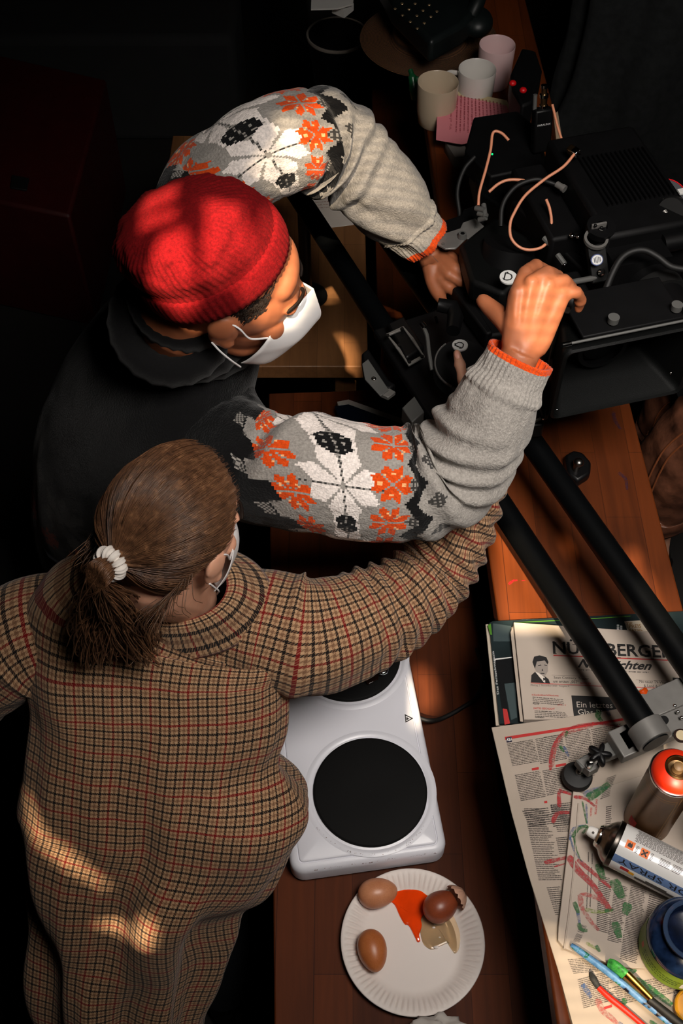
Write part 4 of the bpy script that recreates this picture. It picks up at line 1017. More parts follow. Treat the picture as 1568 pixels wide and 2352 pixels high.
oct_px([(1317, 1757), (1332, 1776), (1440, 1732), (1421, 1696)], 1.062, .016, alu_dark, 'levelling_arm', slid, .0015)
oct_px([(1317, 1757), (1349, 1786), (1372, 1773), (1358, 1748)], 1.060, .019, alu, 'arm_end', slid, .001)
fz = 1.0315; fc = Zp(1323, 1787, fz)
mb = MB(); mb.lathe([(.0001, 0), (.0195, 0), (.0222, .002), (.0225, .008), (.020, .012), (.012, .0135), (.0001, .014)], 40, Matrix.Translation(fc)); mb.build('levelling_foot', rubber, slid)
mb = MB(); mb.cyl(fc+Vector((.002, .002, .013)), fc+Vector((.002, .002, .020)), .0062, n=20); mb.cyl(fc+Vector((.003, .003, .020)), fc+Vector((.005, .005, .040)), .0035, n=14); mb.build('foot_screw', chrome, slid)
kc = Zp(1374, 1738, 1.092); mb = MB(); rings = []
for h, k in ((0, .5), (.001, .95), (.004, 1), (.010, 1), (.013, .9), (.0145, .5), (.0147, .02)):
    rings.append([kc+Vector((math.cos(a)*r, math.sin(a)*r, h)) for a, r in [(2*math.pi*j/80, k*(.0128+.0052*math.cos(5*2*math.pi*j/80+.5))) for j in range(80)]])
mb.loft(rings); kn = mb.build('star_knob', anod, slid, angle=50)
mb = MB(); kb = Zp(1353, 1759, 1.083); mb.cyl(kb, kb+Vector((0, 0, .006)), .0052, n=20); mb.cyl(kc-Vector((0, 0, .014)), kc, .006, n=16); mb.build('knob_bolt', chrome, slid)
orange_pl = mat('orange_translucent', rgb(196, 70, 12), .25, trans=.25, coat=.3)
mb = MB(); p0, p1 = Zp(1506, 1640, 1.085), Zp(1470, 1584, 1.10); d = p1-p0
mb.tube([p0-d*.05, p0, p0+d*.10, p0+d*.13, p0+d*.45, p0+d*.5, p0+d*.55, p0+d*.95, p1], [.0085, .0085, .0085, .0062, .0060, .0068, .0085, .0092, .0075], 24); mb.build('locking_pin', orange_pl, slid)
# carriage
for s0, w_ in ((.56, .10), (.80, .12)):
    sbox(s0, .056, 1.1165, w_*.7, .10, .012, anod, 'carriage_bridge')
sbox(.70, .056, 1.152, .30, .19, .018, matte_black, 'carriage_plate', bevel=.004)
for s0 in (.60, .80):
    for n in (-.0, GAPR): sbox(s0, n, 1.122, .05, .062, .052, matte_black, 'roller_block', bevel=.006)
# bright-edged roller cover on the left rail
def frame_px(pts, z, wpx, h, m, name, parent):
    c = (sum(p[0] for p in pts)/len(pts), sum(p[1] for p in pts)/len(pts)); mb = MB(); n = len(pts)
    for i in range(n):
        a, b = pts[i], pts[(i+1) % n]; k = lambda p: (p[0]+(c[0]-p[0])*wpx/math.dist(p, c), p[1]+(c[1]-p[1])*wpx/math.dist(p, c))
        poly_px(mb, [a, b, k(b), k(a)], z, h=h)
    return mb.build(name, m, parent, bevel=.0008)
zc = 1.185
oct_px([(887, 770), (925, 753), (973, 823), (938, 846), (930, 850)], zc-.030, .030, anod, 'roller_cover', slid, .004)
frame_px([(886, 770), (926, 752), (950, 780), (975, 822), (938, 843), (912, 806)], zc, 7, .004, alu, 'cover_rim', slid)
for px in ((890, 772), (923, 757), (917, 794), (940, 832), (969, 820)):
    mb = MB(); h0 = Zp(*px, zc+.004); mb.cyl(h0, h0+Vector((0, 0, .003)), .0032, n=12); mb.build('cover_screw', anod, slid)
oct_px([(829, 838), (845, 826), (894, 900), (908, 908), (893, 920), (866, 908), (836, 878)], 1.105, .03, matte_black, 'brake_body', slid, .004)
oct_px([(831, 838), (845, 827), (893, 898), (873, 912), (838, 874)], 1.135, .003, alu_dark, 'brake_plate', slid, .001)
oct_px([(893, 898), (908, 907), (891, 920), (873, 912)], 1.128, .008, alu, 'brake_lip', slid, .001)
mb = MB(); h0 = Zp(858, 870, 1.138); mb.ell(h0, (.005, .005, .0035), n=16, k=8); mb.build('brake_bolt', chrome, slid)
oct_px([(921, 966), (950, 938), (972, 975), (944, 1000)], 1.12, .034, alu_dark, 'end_stop', slid, .002)
# drag dial with a bright rim and a round emblem
dc = Dp(1062, 838, 1.86); dn = (CAM-dc).normalized()*.35+Vector((-.25, -.1, .85)); dn.normalize(); DM = axes(dc, (1, .15, 0), ez=dn)
mb = MB(); mb.lathe([(.0001, -.03), (.046, -.03), (.047, .0), (.045, .003), (.0001, .003)], 56, DM); mb.build('drag_dial', anod, slid)
mb = MB(); rings = []
for i in range(25):
    a = math.radians(118+118*i/24); c = DM @ Vector((.0458*math.cos(a), .0458*math.sin(a), .002)); rd = (DM.to_3x3() @ Vector((math.cos(a), math.sin(a), 0))); zz_ = DM.to_3x3() @ Vector((0, 0, 1))
    rings.append([c+rd*(.0016*math.cos(b))+zz_*(.003*math.sin(b)) for b in [2*math.pi*j/10 for j in range(10)]])
mb.loft(rings); mb.build('dial_rim', alu, slid)
def emblem(px, d, rx, nrm, exv, parent, z0=0):
    c = Dp(*px, d); M = axes(c, exv, ez=nrm); mb = MB(); mb.lathe([(.0001, -.002), (rx, -.002), (rx, .001), (.0001, .001)], 40, M); e_ = mb.build('emblem_disc', white_ink, parent); e_['label'] = 'white round emblem with a black letter D'
    mb = MB(); text_map(mb, 'D', lambda u, v: M @ Vector(((u-.5)*rx*1.0, (v-.5)*rx*1.15, .0013)), .0)
    mb.tube([M @ Vector((x*rx, y*rx, .0014)) for x, y in ((-.62, -.35), (-.35, -.35))], rx*.05, 6); mb.tube([M @ Vector((x*rx, y*rx, .0014)) for x, y in ((-.30, .62), (-.12, .62))], rx*.07, 6)
    mb.build('emblem_letter', inkk, e_, smooth=False)
emblem((1056, 793), 1.805, .0125, dn, (.55, .82, 0), slid)
mb = MB(); mb.tube([Dp(1005, 700, 1.93), Dp(1038, 706, 1.93), Dp(1046, 730, 1.92), Dp(1040, 760, 1.90)], [.012, .014, .014, .012], 14); mb.build('crank_arm', anod, slid)
mb = MB(); mb.tube(sp3([Dp(968, 745, 1.90), Dp(980, 770, 1.89), Dp(985, 810, 1.875), Dp(992, 850, 1.87)], 6), .0035, 8); mb.build('release_lever', alu_dark, slid)
mb = MB(); mb.tube([Dp(1000, 728, 1.88), Dp(1004, 742, 1.875)], .0025, 8); mb.tube([Dp(968, 742, 1.88), Dp(976, 752, 1.878)], .005, 10); mb.build('lever_pin', chrome, slid)
# roller cover on the other rail, under the grey sleeve
oct_px([(1196, 930), (1232, 912), (1250, 960), (1243, 1005), (1208, 1008)], zc-.035, .032, anod, 'roller_cover', slid, .004)
frame_px([(1198, 932), (1232, 914), (1249, 962), (1210, 980)], zc-.003, 6, .004, alu, 'cover_rim', slid)
for px in ((1211, 975), (1245, 962)):
    mb = MB(); h0 = Zp(*px, zc+.001); mb.cyl(h0, h0+Vector((0, 0, .003)), .003, n=12); mb.build('cover_screw', chrome, slid)

# ================================================================ cinema camera on its rig
rig = empty('cinema_camera', Dp(1250, 700, 2.0), 'black cinema camera with matte box and copper coloured cables mounted on the slider', 'camera')
bv = Vector((.965, .26, 0)).normalized(); av = Vector((bv.y, -bv.x, 0))      # bv: camera right in the picture, av: lens axis towards the viewer
def rbox(px, d, size, m, name, parent=rig, bevel=.003, ex=bv, tilt=0):
    c = Dp(*px, d); M = axes(c, ex, ez=(0, 0, 1)) @ Matrix.Rotation(tilt, 4, 'X'); mb = MB(); mb.box((0, 0, 0), size, M); return mb.build(name, m, parent, bevel=bevel)
# base: bridge from the carriage up to the camera
oct_px([(1028, 640), (1062, 612), (1150, 600), (1235, 690), (1190, 790), (1120, 800)], 1.165, .03, matte_black, 'base_plate', rig, .006)
oct_px([(1050, 605), (1130, 540), (1210, 590), (1235, 660), (1150, 720), (1075, 690)], 1.225, .045, crinkle, 'fluid_head', rig, .008)
mb = MB(); mb.cyl(Dp(1150, 650, 2.02), Dp(1170, 560, 1.98), .05, .045, n=32); mb.build('head_column', matte_black, rig)
emblem((1167, 637), 1.885, .0145, (0, -.15, 1), (.96, -.25, 0), rig)
for pts, z, m_, nm in (([(1028, 640), (1040, 655), (1128, 795), (1112, 800), (1030, 690)], 1.168, matte_black, 'side_rail'),):
    oct_px(pts, z, .035, m_, nm, rig, .004)
# quick release plate, silver
SP = [(988, 556), (1003, 545), (1056, 528), (1062, 515), (1090, 505), (1111, 523), (1108, 545), (1079, 556), (1071, 550), (1046, 574), (1022, 575)]
oct_px(SP, 1.258, .004, alu, 'mounting_plate', rig, .001)
oct_px([(p[0]-1, p[1]+1) for p in SP], 1.222, .0355, anod, 'mounting_block', rig, .002)
mb = MB(); h0 = Zp(1061, 545, 1.262); mb.cyl(h0, h0+Vector((0, 0, .009)), .0085, .007, n=24); mb.build('mounting_screw', alu_dark, rig); mb = MB(); mb.cyl(h0+Vector((0, 0, .009)), h0+Vector((0, 0, .0095)), .004, n=6); mb.build('screw_socket', anod, rig)
for px in ((1017, 560), (1092, 523)):
    mb = MB(); h0 = Zp(*px, 1.262); mb.cyl(h0, h0+Vector((0, 0, .001)), .0032, n=16); mb.build('plate_bolt', alu_dark, rig)
mb = MB(); A_, B_2 = Zp(990, 572, 1.250), Zp(1010, 592, 1.250); text_map(mb, 'sachtler', lambda u, v: A_+(B_2-A_)*u+Vector((.000, -.001, .005))*v+Vector((-.002, -.003, -.010)), 0); mb.build('block_lettering', white_ink, rig, smooth=False)
# camera body
cb = Dp(1405, 490, 1.99); BM = axes(cb, bv, ez=(0, 0, 1))
mb = MB(); mb.box((0, 0, 0), (.165, .27, .15), BM); mb.build('camera_body', matte_black, rig, bevel=.008)
mb = MB()
for k in range(15): mb.box((-.05+k*.0085, .0, .077), (.0026, .13, .008), BM)
mb.build('cooling_fins', anod, rig)
mb = MB(); mb.box((-.115, .03, -.02), (.06, .20, .10), BM); mb.build('battery_unit', matte_black, rig, bevel=.006)
mb = MB(); mb.box((-.03, -.155, .0), (.10, .05, .10), BM); mb.cyl(BM @ Vector((-.01, -.13, -.005)), BM @ Vector((-.01, -.27, -.005)), .045, .042, n=40); mb.build('lens', anod, rig)
mb = MB(); mb.cyl(BM @ Vector((-.01, -.20, -.005)), BM @ Vector((-.01, -.225, -.005)), .049, n=60); mb.build('focus_ring', rubber, rig)
# matte box
fc_ = Dp(1432, 850, 1.715); MX = axes(fc_, bv, ez=(0, 0, 1))
def rect(w, h, y, r=.012, cz=0, cx=0):
    out = []
    for sx_, sz_, a0 in ((1, 1, 0), (-1, 1, 90), (-1, -1, 180), (1, -1, 270)):
        for k in range(5):
            a = math.radians(a0+22.5*k); out.append(MX @ Vector((cx+sx_*(w/2-r)+r*math.cos(a), y, cz+sz_*(h/2-r)+r*math.sin(a))))
    return out
mb = MB(); W_, H_ = .222, .150
mb.loft([rect(.15, .105, .085), rect(W_-.004, H_-.004, .004), rect(W_, H_, 0), rect(W_, H_, -.006), rect(W_-.006, H_-.006, -.009), rect(W_-.014, H_-.014, -.006), rect(W_-.016, H_-.016, .0), rect(.142, .097, .078), rect(.142, .097, .084)], caps=False)
mbx = mb.build('matte_box', crinkle, rig, angle=40)
mb = MB(); mb.box((0, .098, 0), (.165, .024, .122), MX); mb.build('filter_stage', anod, mbx, bevel=.003)
mb = MB(); c = MX @ Vector((-.012, .07, 0)); mb.lathe([(.034, .02), (.041, .02), (.044, .0), (.042, -.006), (.038, -.006), (.036, .006), (.030, .012), (.0001, .014)], 48, axes(c, bv, ez=av)); mb.build('lens_front', anod, rig)
mb = MB(); mb.ell((0, 0, 0), (.030, .030, .006), axes(c+av*-.008, bv, ez=av), n=32); mb.build('lens_glass', mat('coated_glass', rgb(8, 9, 12), .05, coat=1), rig)
mb = MB(); mb.cyl(MX @ Vector((-.109, .004, .079)), MX @ Vector((.13, .004, .079)), .0022, n=10); mb.build('hinge_rod', alu_dark, mbx)
mb = MB(); mb.cyl(MX @ Vector((-.112, .004, .079)), MX @ Vector((-.098, .004, .079)), .0042, n=14); mb.build('rod_end', chrome, mbx)
for x in (-.028, .072):
    mb = MB(); b0 = MX @ Vector((x, .02, .079)); mb.cyl(b0, b0+Vector((0, 0, .010)), .0028, n=12); mb.cyl(b0+Vector((0, 0, .010)), b0+Vector((0, 0, .020)), .008, .0085, n=24); mb.build('thumb_screw', alu_dark, mbx)
for x, z in ((-.075, .04), (-.072, -.005), (-.012, -.004), (.085, -.03), (-.098, -.062)):
    mb = MB(); b0 = MX @ Vector((x, .062 if abs(x) < .08 else .0, z)); mb.ell(b0, (.0022, .0022, .0022), n=10, k=6); mb.build('small_screw', chrome, mbx)
mb = MB(); mb.box((0, .05, .083), (.16, .09, .006), MX); mb.build('top_flag', matte_black, mbx, bevel=.002)
# support rods and clamp with round badge in front of the body
mb = MB(); mb.cyl(Dp(1290, 652, 1.84), Dp(1495, 615, 1.90), .0048, n=16); mb.build('support_rod', alu_dark, rig)
rbox((1372, 605), 1.86, (.032, .012, .062), crinkle, 'rod_clamp', bevel=.002, tilt=-.75)
cB = Dp(1370, 597, 1.838); M = axes(cB, bv, ez=(CAM-cB)); mb = MB(); mb.lathe([(.0001, -.001), (.0108, -.001), (.0108, .0012), (.0001, .0012)], 32, M @ Matrix.Scale(.85, 4, (0, 1, 0))); bdg = mb.build('badge', mat('badge_blue', rgb(60, 74, 120), .4), rig)
mb = MB(); mb.lathe([(.0001, .0013), (.0092, .0013), (.0092, .0018), (.0001, .0018)], 32, M @ Matrix.Scale(.85, 4, (0, 1, 0))); mb.build('badge_face', white_ink, bdg)
mb = MB()
for k in range(5): mb.box((-.005+k*.0025, 0, .002), (.0010, .011-.0012*abs(k-2)*1.5, .0006), M)
mb.build('badge_stripes', mat('badge_ink', rgb(40, 44, 60), .5), bdg)
def ring_px(px, d, ro, ri, h, m, name, nrm=None, parent=rig, n=36):
    c = Dp(*px, d); M = axes(c, bv, ez=nrm or (0, -.2, 1)); mb = MB(); mb.lathe([(ri, 0), (ro, 0), (ro, h), (ri, h), (ri, 0)], n, M); return mb.build(name, m, parent, angle=35)
ring_px((1367, 552), 1.85, .020, .0155, .006, alu, 'clamp_ring'); ring_px((1377, 530), 1.86, .024, .010, .012, anod, 'clamp_knob')
rbox((1375, 518), 1.845, (.026, .004, .010), alu, 'hole_plate', bevel=.001)
for px in ((1367, 518), (1381, 523)):
    mb = MB(); c = Dp(*px, 1.838); mb.ell(c, (.003, .003, .003), n=10, k=6); mb.build('plate_hole', anod, rig)
mb = MB(); c = Dp(1383, 625, 1.845); mb.lathe([(.0001, .003), (.0035, .003), (.0055, 0), (.006, -.004), (.0001, -.004)], 20, axes(c, bv, ez=CAM-c)); mb.build('clamp_bolt', chrome, rig)
oct_px([(1362, 628), (1370, 624), (1378, 632), (1370, 634)], 1.325, .002, white_ink, 'white_mark', rig, .0003)
for px, d, r in (((1313, 541), 1.9, .005), ((1327, 543), 1.9, .005), ((1394, 545), 1.86, .005), ((1376, 497), 1.9, .003), ((1415, 410), 2.0, .003), ((1424, 415), 2.0, .003), ((1446, 440), 2.0, .002), ((1503, 459), 1.96, .003), ((1331, 460), 2.0, .003), ((1296, 450), 2.0, .002), ((1206, 480), 2.0, .003), ((1243, 535), 1.95, .003), ((1296, 608), 1.9, .003), ((1476, 690), 1.83, .004), ((1478, 710), 1.8, .005), ((1290, 742), 1.78, .004), ((1299, 746), 1.78, .003), ((1460, 549), 1.93, .002)):
    mb = MB(); mb.ell(Dp(*px, d), (r, r, r*.8), n=12, k=8); mb.build('screw_head', chrome, rig)
mb = MB(); mb.tube([Dp(1248, 546, 1.93), Dp(1270, 568, 1.925)], .005, 8); mb.tube([Dp(1280, 585, 1.91), Dp(1296, 607, 1.905)], .005, 8); mb.build('locking_screw', alu_dark, rig)
rbox((1264, 560), 1.98, (.02, .22, .04), anod, 'side_cheek', bevel=.004, ex=Vector((.86, .5, 0)))
# grip below the right hand
mb = MB(); mb.tube(sp3([Dp(1180, 690, 1.63), Dp(1240, 680, 1.60), Dp(1310, 690, 1.60)], 6), [.019]*13, 20); mb.tube([Dp(1240, 690, 1.62), Dp(1250, 700, 1.75), Dp(1255, 690, 1.86)], [.014, .012, .014], 16); mb.build('top_handle', rubber, rig)
rbox((1300, 720), 1.86, (.09, .14, .05), matte_black, 'support_block', bevel=.006)
# follow focus wheel on the far right
wc = Dp(1532, 452, 1.93); WMx = axes(wc, bv, ez=(.25, -.25, .9))
mb = MB(); mb.lathe([(.0001, -.006), (.0335, -.006), (.0345, 0), (.0001, .001)], 48, WMx); wh = mb.build('focus_wheel', mat('grey_dial', rgb(66, 68, 72), .7), rig)
mb = MB(); mb.lathe([(.0345, -.004), (.0358, -.004), (.0358, .0012), (.0340, .0012), (.0345, -.004)], 60, WMx); mb.build('wheel_rim', mat('red_rim', rgb(190, 16, 28), .4), wh)
mb = MB(); c0_ = Dp(1520, 490, 1.89); mb.lathe([(.0001, .016), (.022, .016), (.024, .013), (.024, -.01), (.0001, -.012)], 44, axes(c0_+bv*.02, bv*.4+Vector((0, .3, .9)), ez=bv*-.7+av*.5+Vector((0, 0, .5)))); mb.build('knurled_knob', rubber, rig)
rbox((1565, 440), 1.9, (.012, .012, .004), white_ink, 'wheel_mark', bevel=.0005)
mb = MB(); c0_ = Dp(1545, 555, 1.88); mb.cyl(c0_-bv*.02, c0_+bv*.03, .016, n=30); mb.build('motor_barrel', anod, rig)
mb = MB(); A_ = Dp(1508, 500, 1.90); ud = Dp(1516, 486, 1.90)-A_; vd = Dp(1500, 496, 1.895)-A_
text_map(mb, 'OUT', lambda u, v: A_+ud*u+vd*v, .01); A_2 = Dp(1524, 469, 1.90); ud2 = Dp(1529, 460, 1.90)-A_2
text_map(mb, 'IN', lambda u, v: A_2+ud2*u+vd*v*.8, .01); mb.build('dial_lettering', white_ink, rig, smooth=False)
mb = MB(); mb.tube([Dp(1524, 484, 1.88), Dp(1531, 494, 1.88)], .0042, 12); mb.build('index_pin', alu, rig)
# monitor / recorder box behind the copper cables
oct_px([(1082, 318), (1180, 303), (1225, 340), (1240, 430), (1120, 455), (1062, 395)], 1.20, .05, matte_black, 'recorder_box', rig, .004)
oct_px([(1075, 420), (1240, 400), (1262, 520), (1180, 560), (1095, 500)], 1.16, .06, crinkle, 'power_plate', rig, .005)
# wireless transmitter standing on end
tb, tt = Dp(1238, 345, 2.18), Dp(1248, 250, 2.13)
M = axes((tb+tt)/2, bv, ez=tt-tb); mb = MB(); mb.box((0, 0, 0), (.036, .022, (tt-tb).length*1.05), M); tx = mb.build('transmitter', anod, rig, bevel=.004)
mb = MB(); L_ = (tt-tb).length; text_map(mb, 'PARALINX', lambda u, v: M @ Vector((-.013+.026*u, -.0115, .012+.0036*v)), .01); mb.build('transmitter_lettering', white_ink, tx, smooth=False)
for k, (r0, h) in enumerate(((.010, .006), (.008, .014), (.0105, .006), (.007, .012), (.0085, .005))):
    z0 = L_*.52+sum((.006, .014, .006, .012, .005)[:k]); mb = MB(); mb.cyl(M @ Vector((.002, 0, z0)), M @ Vector((.002, 0, z0+h)), r0*.8, n=22); mb.build('connector', brass_w if k % 2 else chrome, tx)
mb = MB(); mb.cyl(M @ Vector((-.014, .004, L_*.5)), M @ Vector((-.014, .004, L_*.5+.028)), .004, n=14); mb.build('antenna_plug', alu_dark, tx)
# cable clip unit with two red buttons
oct_px([(1165, 225), (1190, 165), (1222, 172), (1236, 215), (1215, 290), (1190, 300), (1168, 262)], 1.13, .06, matte_black, 'cable_box', rig, .006)
redl = mat('red_button', rgb(190, 12, 20), .4)
for px in ((1177, 191), (1201, 207)):
    mb = MB(); c = Dp(*px, 2.32); mb.ell(c, (.0075, .0075, .006), n=16, k=8); mb.build('red_button', redl, rig)
for px, d in (((1217, 391), 2.1), ((1212, 412), 2.1), ((1212, 424), 2.1)):
    mb = MB(); mb.ell(Dp(*px, d-.04), (.006, .005, .004), n=14, k=8); mb.build('red_button', redl, rig)
mb = MB(); mb.ell(Dp(1130, 354, 2.06), (.002, .002, .002), n=10, k=6); mb.build('status_light', mat('green_light', rgb(20, 230, 130), .4, emit=.8), rig)
copper = mat('copper_cable', rgb(206, 136, 104), .35, spec=.5)
def cable(pts, r, m, nm, d0):
    mb = MB(); mb.tube(sp3([Dp(p[0], p[1], p[2] if len(p) > 2 else d0) for p in pts], 8), r, 10); return mb.build(nm, m, rig)
cable([(1098, 472), (1101, 440), (1115, 390), (1126, 345), (1132, 305), (1150, 305), (1168, 322)], .0026, copper, 'copper_cable', 2.02)
cable([(1122, 441), (1145, 422), (1170, 413), (1205, 415), (1230, 425)], .0027, copper, 'copper_cable', 2.0)
cable([(1268, 240), (1280, 290), (1294, 340), (1294, 385), (1284, 399), (1278, 399)], .0024, copper, 'copper_cable', 2.05)
cable([(1320, 352), (1293, 383), (1250, 412), (1205, 450), (1180, 490), (1171, 515), (1173, 545), (1190, 566), (1215, 574), (1245, 567), (1262, 545), (1266, 510), (1262, 480), (1254, 458)], .0026, copper, 'copper_cable', 1.93)
cable([(1150, 520), (1152, 480), (1165, 450), (1190, 425), (1230, 412), (1265, 420), (1290, 432)], .0040, rubber, 'black_cable', 1.97)
cable([(1370, 710), (1385, 680), (1405, 630), (1425, 595), (1450, 578), (1480, 575), (1510, 590), (1540, 612), (1580, 620)], .0055, rubber, 'black_cable', 1.80)
cable([(1045, 560), (1055, 500), (1050, 440), (1065, 390), (1090, 360)], .004, rubber, 'black_cable', 2.1)
mb = MB(); mb.tube([Dp(1278, 423, 1.95), Dp(1291, 431, 1.945)], .0058, 14); mb.tube([Dp(1291, 431, 1.945), Dp(1297, 435, 1.943)], .0068, 14); mb.build('cable_plug', alu, rig)
for px, d in (((1312, 345), 1.94), ((1322, 350), 1.935)):
    mb = MB(); c = Dp(*px, d); mb.box((0, 0, 0), (.013, .013, .013), axes(c, (.7, .5, .3), ez=(0, 0, 1))); mb.build('cable_plug', brass_w if px[0] < 1315 else chrome, rig, bevel=.002)
for p0, p1 in (((1092, 478), (1112, 482)), ((1098, 490), (1118, 496)), ((1100, 505), (1116, 500)), ((1110, 470), (1114, 500))):
    mb = MB(); mb.tube([Dp(*p0, 2.0), Dp(*p1, 1.99)], .0048, 12); mb.build('cable_plug', alu_dark, rig)
# loose clamp on the counter
clp = empty('rig_clamp', Zp(1322, 1085, ZA), 'small black rigging clamp with a round bolt head standing on the bar counter', 'clamp')
mb = MB(); poly_px(mb, [(1292, 1062), (1312, 1050), (1334, 1056), (1353, 1078), (1351, 1104), (1322, 1122), (1300, 1106)], ZA, h=.022); mb.build('clamp_body', anod, clp, bevel=.005)
mb = MB(); h0 = Zp(1322, 1078, ZA+.022); mb.cyl(h0, h0+Vector((0, 0, .016)), .0065, n=18); mb.ell(h0+Vector((.002, .001, .018)), (.0095, .0095, .008), n=20); mb.build('bolt', mat('dark_steel', rgb(120, 116, 112), .28, 1), clp)
mb = MB(); h0 = Zp(1321, 1118, ZA+.012); mb.ell(h0, (.004, .004, .003), n=12, k=8); mb.build('grub_screw', alu_dark, clp)
# ================================================================ papers on the counter
newsp = mat('newsprint', rgb(164, 151, 138), .85, nscale=14, namt=.05)
newsp2 = mat('fresh_newsprint', rgb(172, 159, 147), .85, nscale=14, namt=.05)
redk = mat('red_ink', rgb(168, 36, 34), .7); greyk = mat('grey_ink', rgb(74, 68, 64), .7)
def c4(x, y): return (1080+x/3.213, 1380+y/3.213)
def c1(x, y): return (1120+x/3.5, 1780+y/3.5)
def sheet(pts, z, h, m, name, label, cat, group=None, wav=.0):
    mb = MB(); poly_px(mb, pts, z, h=h); return tag(mb.build(name, m, bevel=.0006, bseg=1), label, cat, group)
def printed(o, name, m, fn, label=None):
    mb = MB(); fn(mb); k = mb.build(name, m, o, smooth=False)
    if label: k['label'] = label
    return k
# magazines
mg0 = sheet([(1114, 1436), (1200, 1424), (1700, 1402), (1740, 1650), (1138, 1668)], ZA, .003, mat('cream_page_edge', rgb(176, 164, 148), .7), 'magazine', 'lower pale-edged magazine of the pair under the front newspaper', 'magazine', 'magazines under the newspapers')
mg = sheet([(1122, 1434), (1130, 1430), (1700, 1400), (1740, 1650), (1146, 1666)], ZA+.003, .005, mat('dark_green_cover', rgb(26, 36, 38), .3, coat=.3, nscale=9, namt=.5), 'magazine', 'upper glossy dark green television magazine under the front newspaper', 'magazine', 'magazines under the newspapers')
zc_ = ZA+.0083
def mgcover(mb):
    poly_px(mb, [c4(165, 165), c4(300, 185), c4(308, 260), c4(165, 258)], zc_)
printed(mg, 'cover_picture', mat('cover_grey_green', rgb(60, 72, 74), .3, coat=.3), lambda mb: poly_px(mb, [c4(166, 166), c4(300, 186), c4(312, 300), c4(170, 300)], zc_))
printed(mg, 'cover_figure', mat('cover_grey_green'), lambda mb: (poly_px(mb, [c4(250, 612), c4(330, 604), c4(345, 860), c4(300, 880)], zc_),))
printed(mg, 'cover_dark_band', mat('cover_black', rgb(16, 18, 20), .3, coat=.3), lambda mb: poly_px(mb, [c4(182, 436), c4(316, 420), c4(330, 600), c4(250, 610), c4(290, 880), c4(230, 790)], zc_+.0001))
printed(mg, 'cover_white_line', white_ink, lambda mb: (poly_px(mb, [c4(176, 428), c4(312, 412), c4(313, 420), c4(178, 437)], zc_+.0002), text_px(mb, 'Das Fernsehmagazin', c4(216, 688), c4(178, 372), c4(196, 690), zc_+.0003, .0),
        [mb.ell(Zp(*c4(1100+12*(-1)**k, 215-7*k), zc_+.0003), (.0022, .0011, .0002), n=8, k=4) for k in range(6)]))
printed(mg, 'green_edge', mat('bright_green_ink', rgb(70, 120, 36), .4), lambda mb: (poly_px(mb, [c4(320, 158), c4(850, 131), c4(1180, 110), c4(1180, 116), c4(850, 138), c4(320, 164)], zc_+.0003), poly_px(mb, [c4(128, 180), c4(150, 168), c4(160, 250), c4(146, 250)], zc_+.0003)))
printed(mg, 'red_flash', redk, lambda mb: poly_px(mb, [c4(238, 795), c4(270, 800), c4(292, 905), c4(252, 915)], zc_+.0003))
pz = printed(mg, 'prize_box', mat('cover_cream', rgb(188, 176, 156), .5), lambda mb: poly_px(mb, [c4(1134, 152), c4(1330, 140), c4(1360, 225), c4(1160, 226)], zc_+.0003))
printed(pz, 'prize_lettering', mat('gold_ink', rgb(132, 98, 46), .5), lambda mb: (text_px(mb, 'PREIS', c4(1172, 202), c4(1262, 198), c4(1166, 176), zc_+.0005, .02), text_px(mb, 'RÄTSEL', c4(1172, 226), c4(1272, 222), c4(1168, 206), zc_+.0005, .02), text_px(mb, 'TIP', c4(1150, 182), c4(1196, 178), c4(1148, 160), zc_+.0005, .02)))
# newspaper with the masthead
zn = ZA+.0195
np1 = sheet([c4(312, 184), c4(905, 226), c4(1700, 280), c4(1800, 760), c4(1200, 900), c4(388, 900)], ZA+.008, .0115, newsp2, 'newspaper', 'folded front newspaper with a large serif masthead lying on the magazines', 'newspaper', 'newspapers on the bar counter')
mb = MB()
for k in range(5):
    poly_px(mb, [c4(300-k*1.2, 200+k*9), c4(314, 190), c4(388, 895), c4(372-k*1.5, 892)], ZA+.0088+.002*k, h=.0012)
mb.build('folded_pages', newsp, np1)
zt = zn+.0003
def serif(mb, s, p0, p1, p2, z, bold=.02): text_px(mb, s, p0, p1, p2, z, bold)
printed(np1, 'masthead', inkk, lambda mb: text_px(mb, 'NÜRNBERGER', c4(610, 390), c4(1500, 424), c4(604, 278), zt, .022))
printed(np1, 'masthead_script', inkk, lambda mb: text_px(mb, 'Nachrichten', c4(790, 492), c4(1322, 512), c4(800, 428), zt, .03, slant=.05))
printed(np1, 'headline_print', inkk, lambda mb: (
    [poly_px(mb, [c4(x, y), c4(x+w_, y+w_*.04), c4(x+w_, y+5+w_*.04), c4(x, y+5)], zt) for x, y, w_ in ((604, 304, 30), (610, 386, 26), (672, 312, 28), (706, 318, 28), (752, 320, 26), (1002, 332, 36), (1002, 412, 36), (1084, 334, 26), (1084, 416, 26), (1156, 338, 26), (1156, 420, 26), (1330, 346, 26), (1330, 426, 26))],
    text_px(mb, 'Sean Connery: Trauer', c4(616, 580), c4(876, 588), c4(614, 556), zt, .002), text_px(mb, 'um ersten „007“', c4(612, 608), c4(800, 614), c4(610, 582), zt, .002),
    text_px(mb, 'Mit neuer TV-Woche', c4(1246, 606), c4(1474, 614), c4(1244, 584), zt, .0), text_px(mb, '& Land & Leute', c4(1280, 636), c4(1452, 642), c4(1278, 616), zt, .0),
    text_px(mb, 'ie', c4(1166, 604), c4(1190, 605), c4(1166, 586), zt, 0),
    text_px(mb, 'POLITIK', c4(462, 764), c4(508, 767), c4(460, 752), zt, .02), text_px(mb, 'NÜRNBERG', c4(478, 864), c4(546, 866), c4(476, 852), zt, .02)))
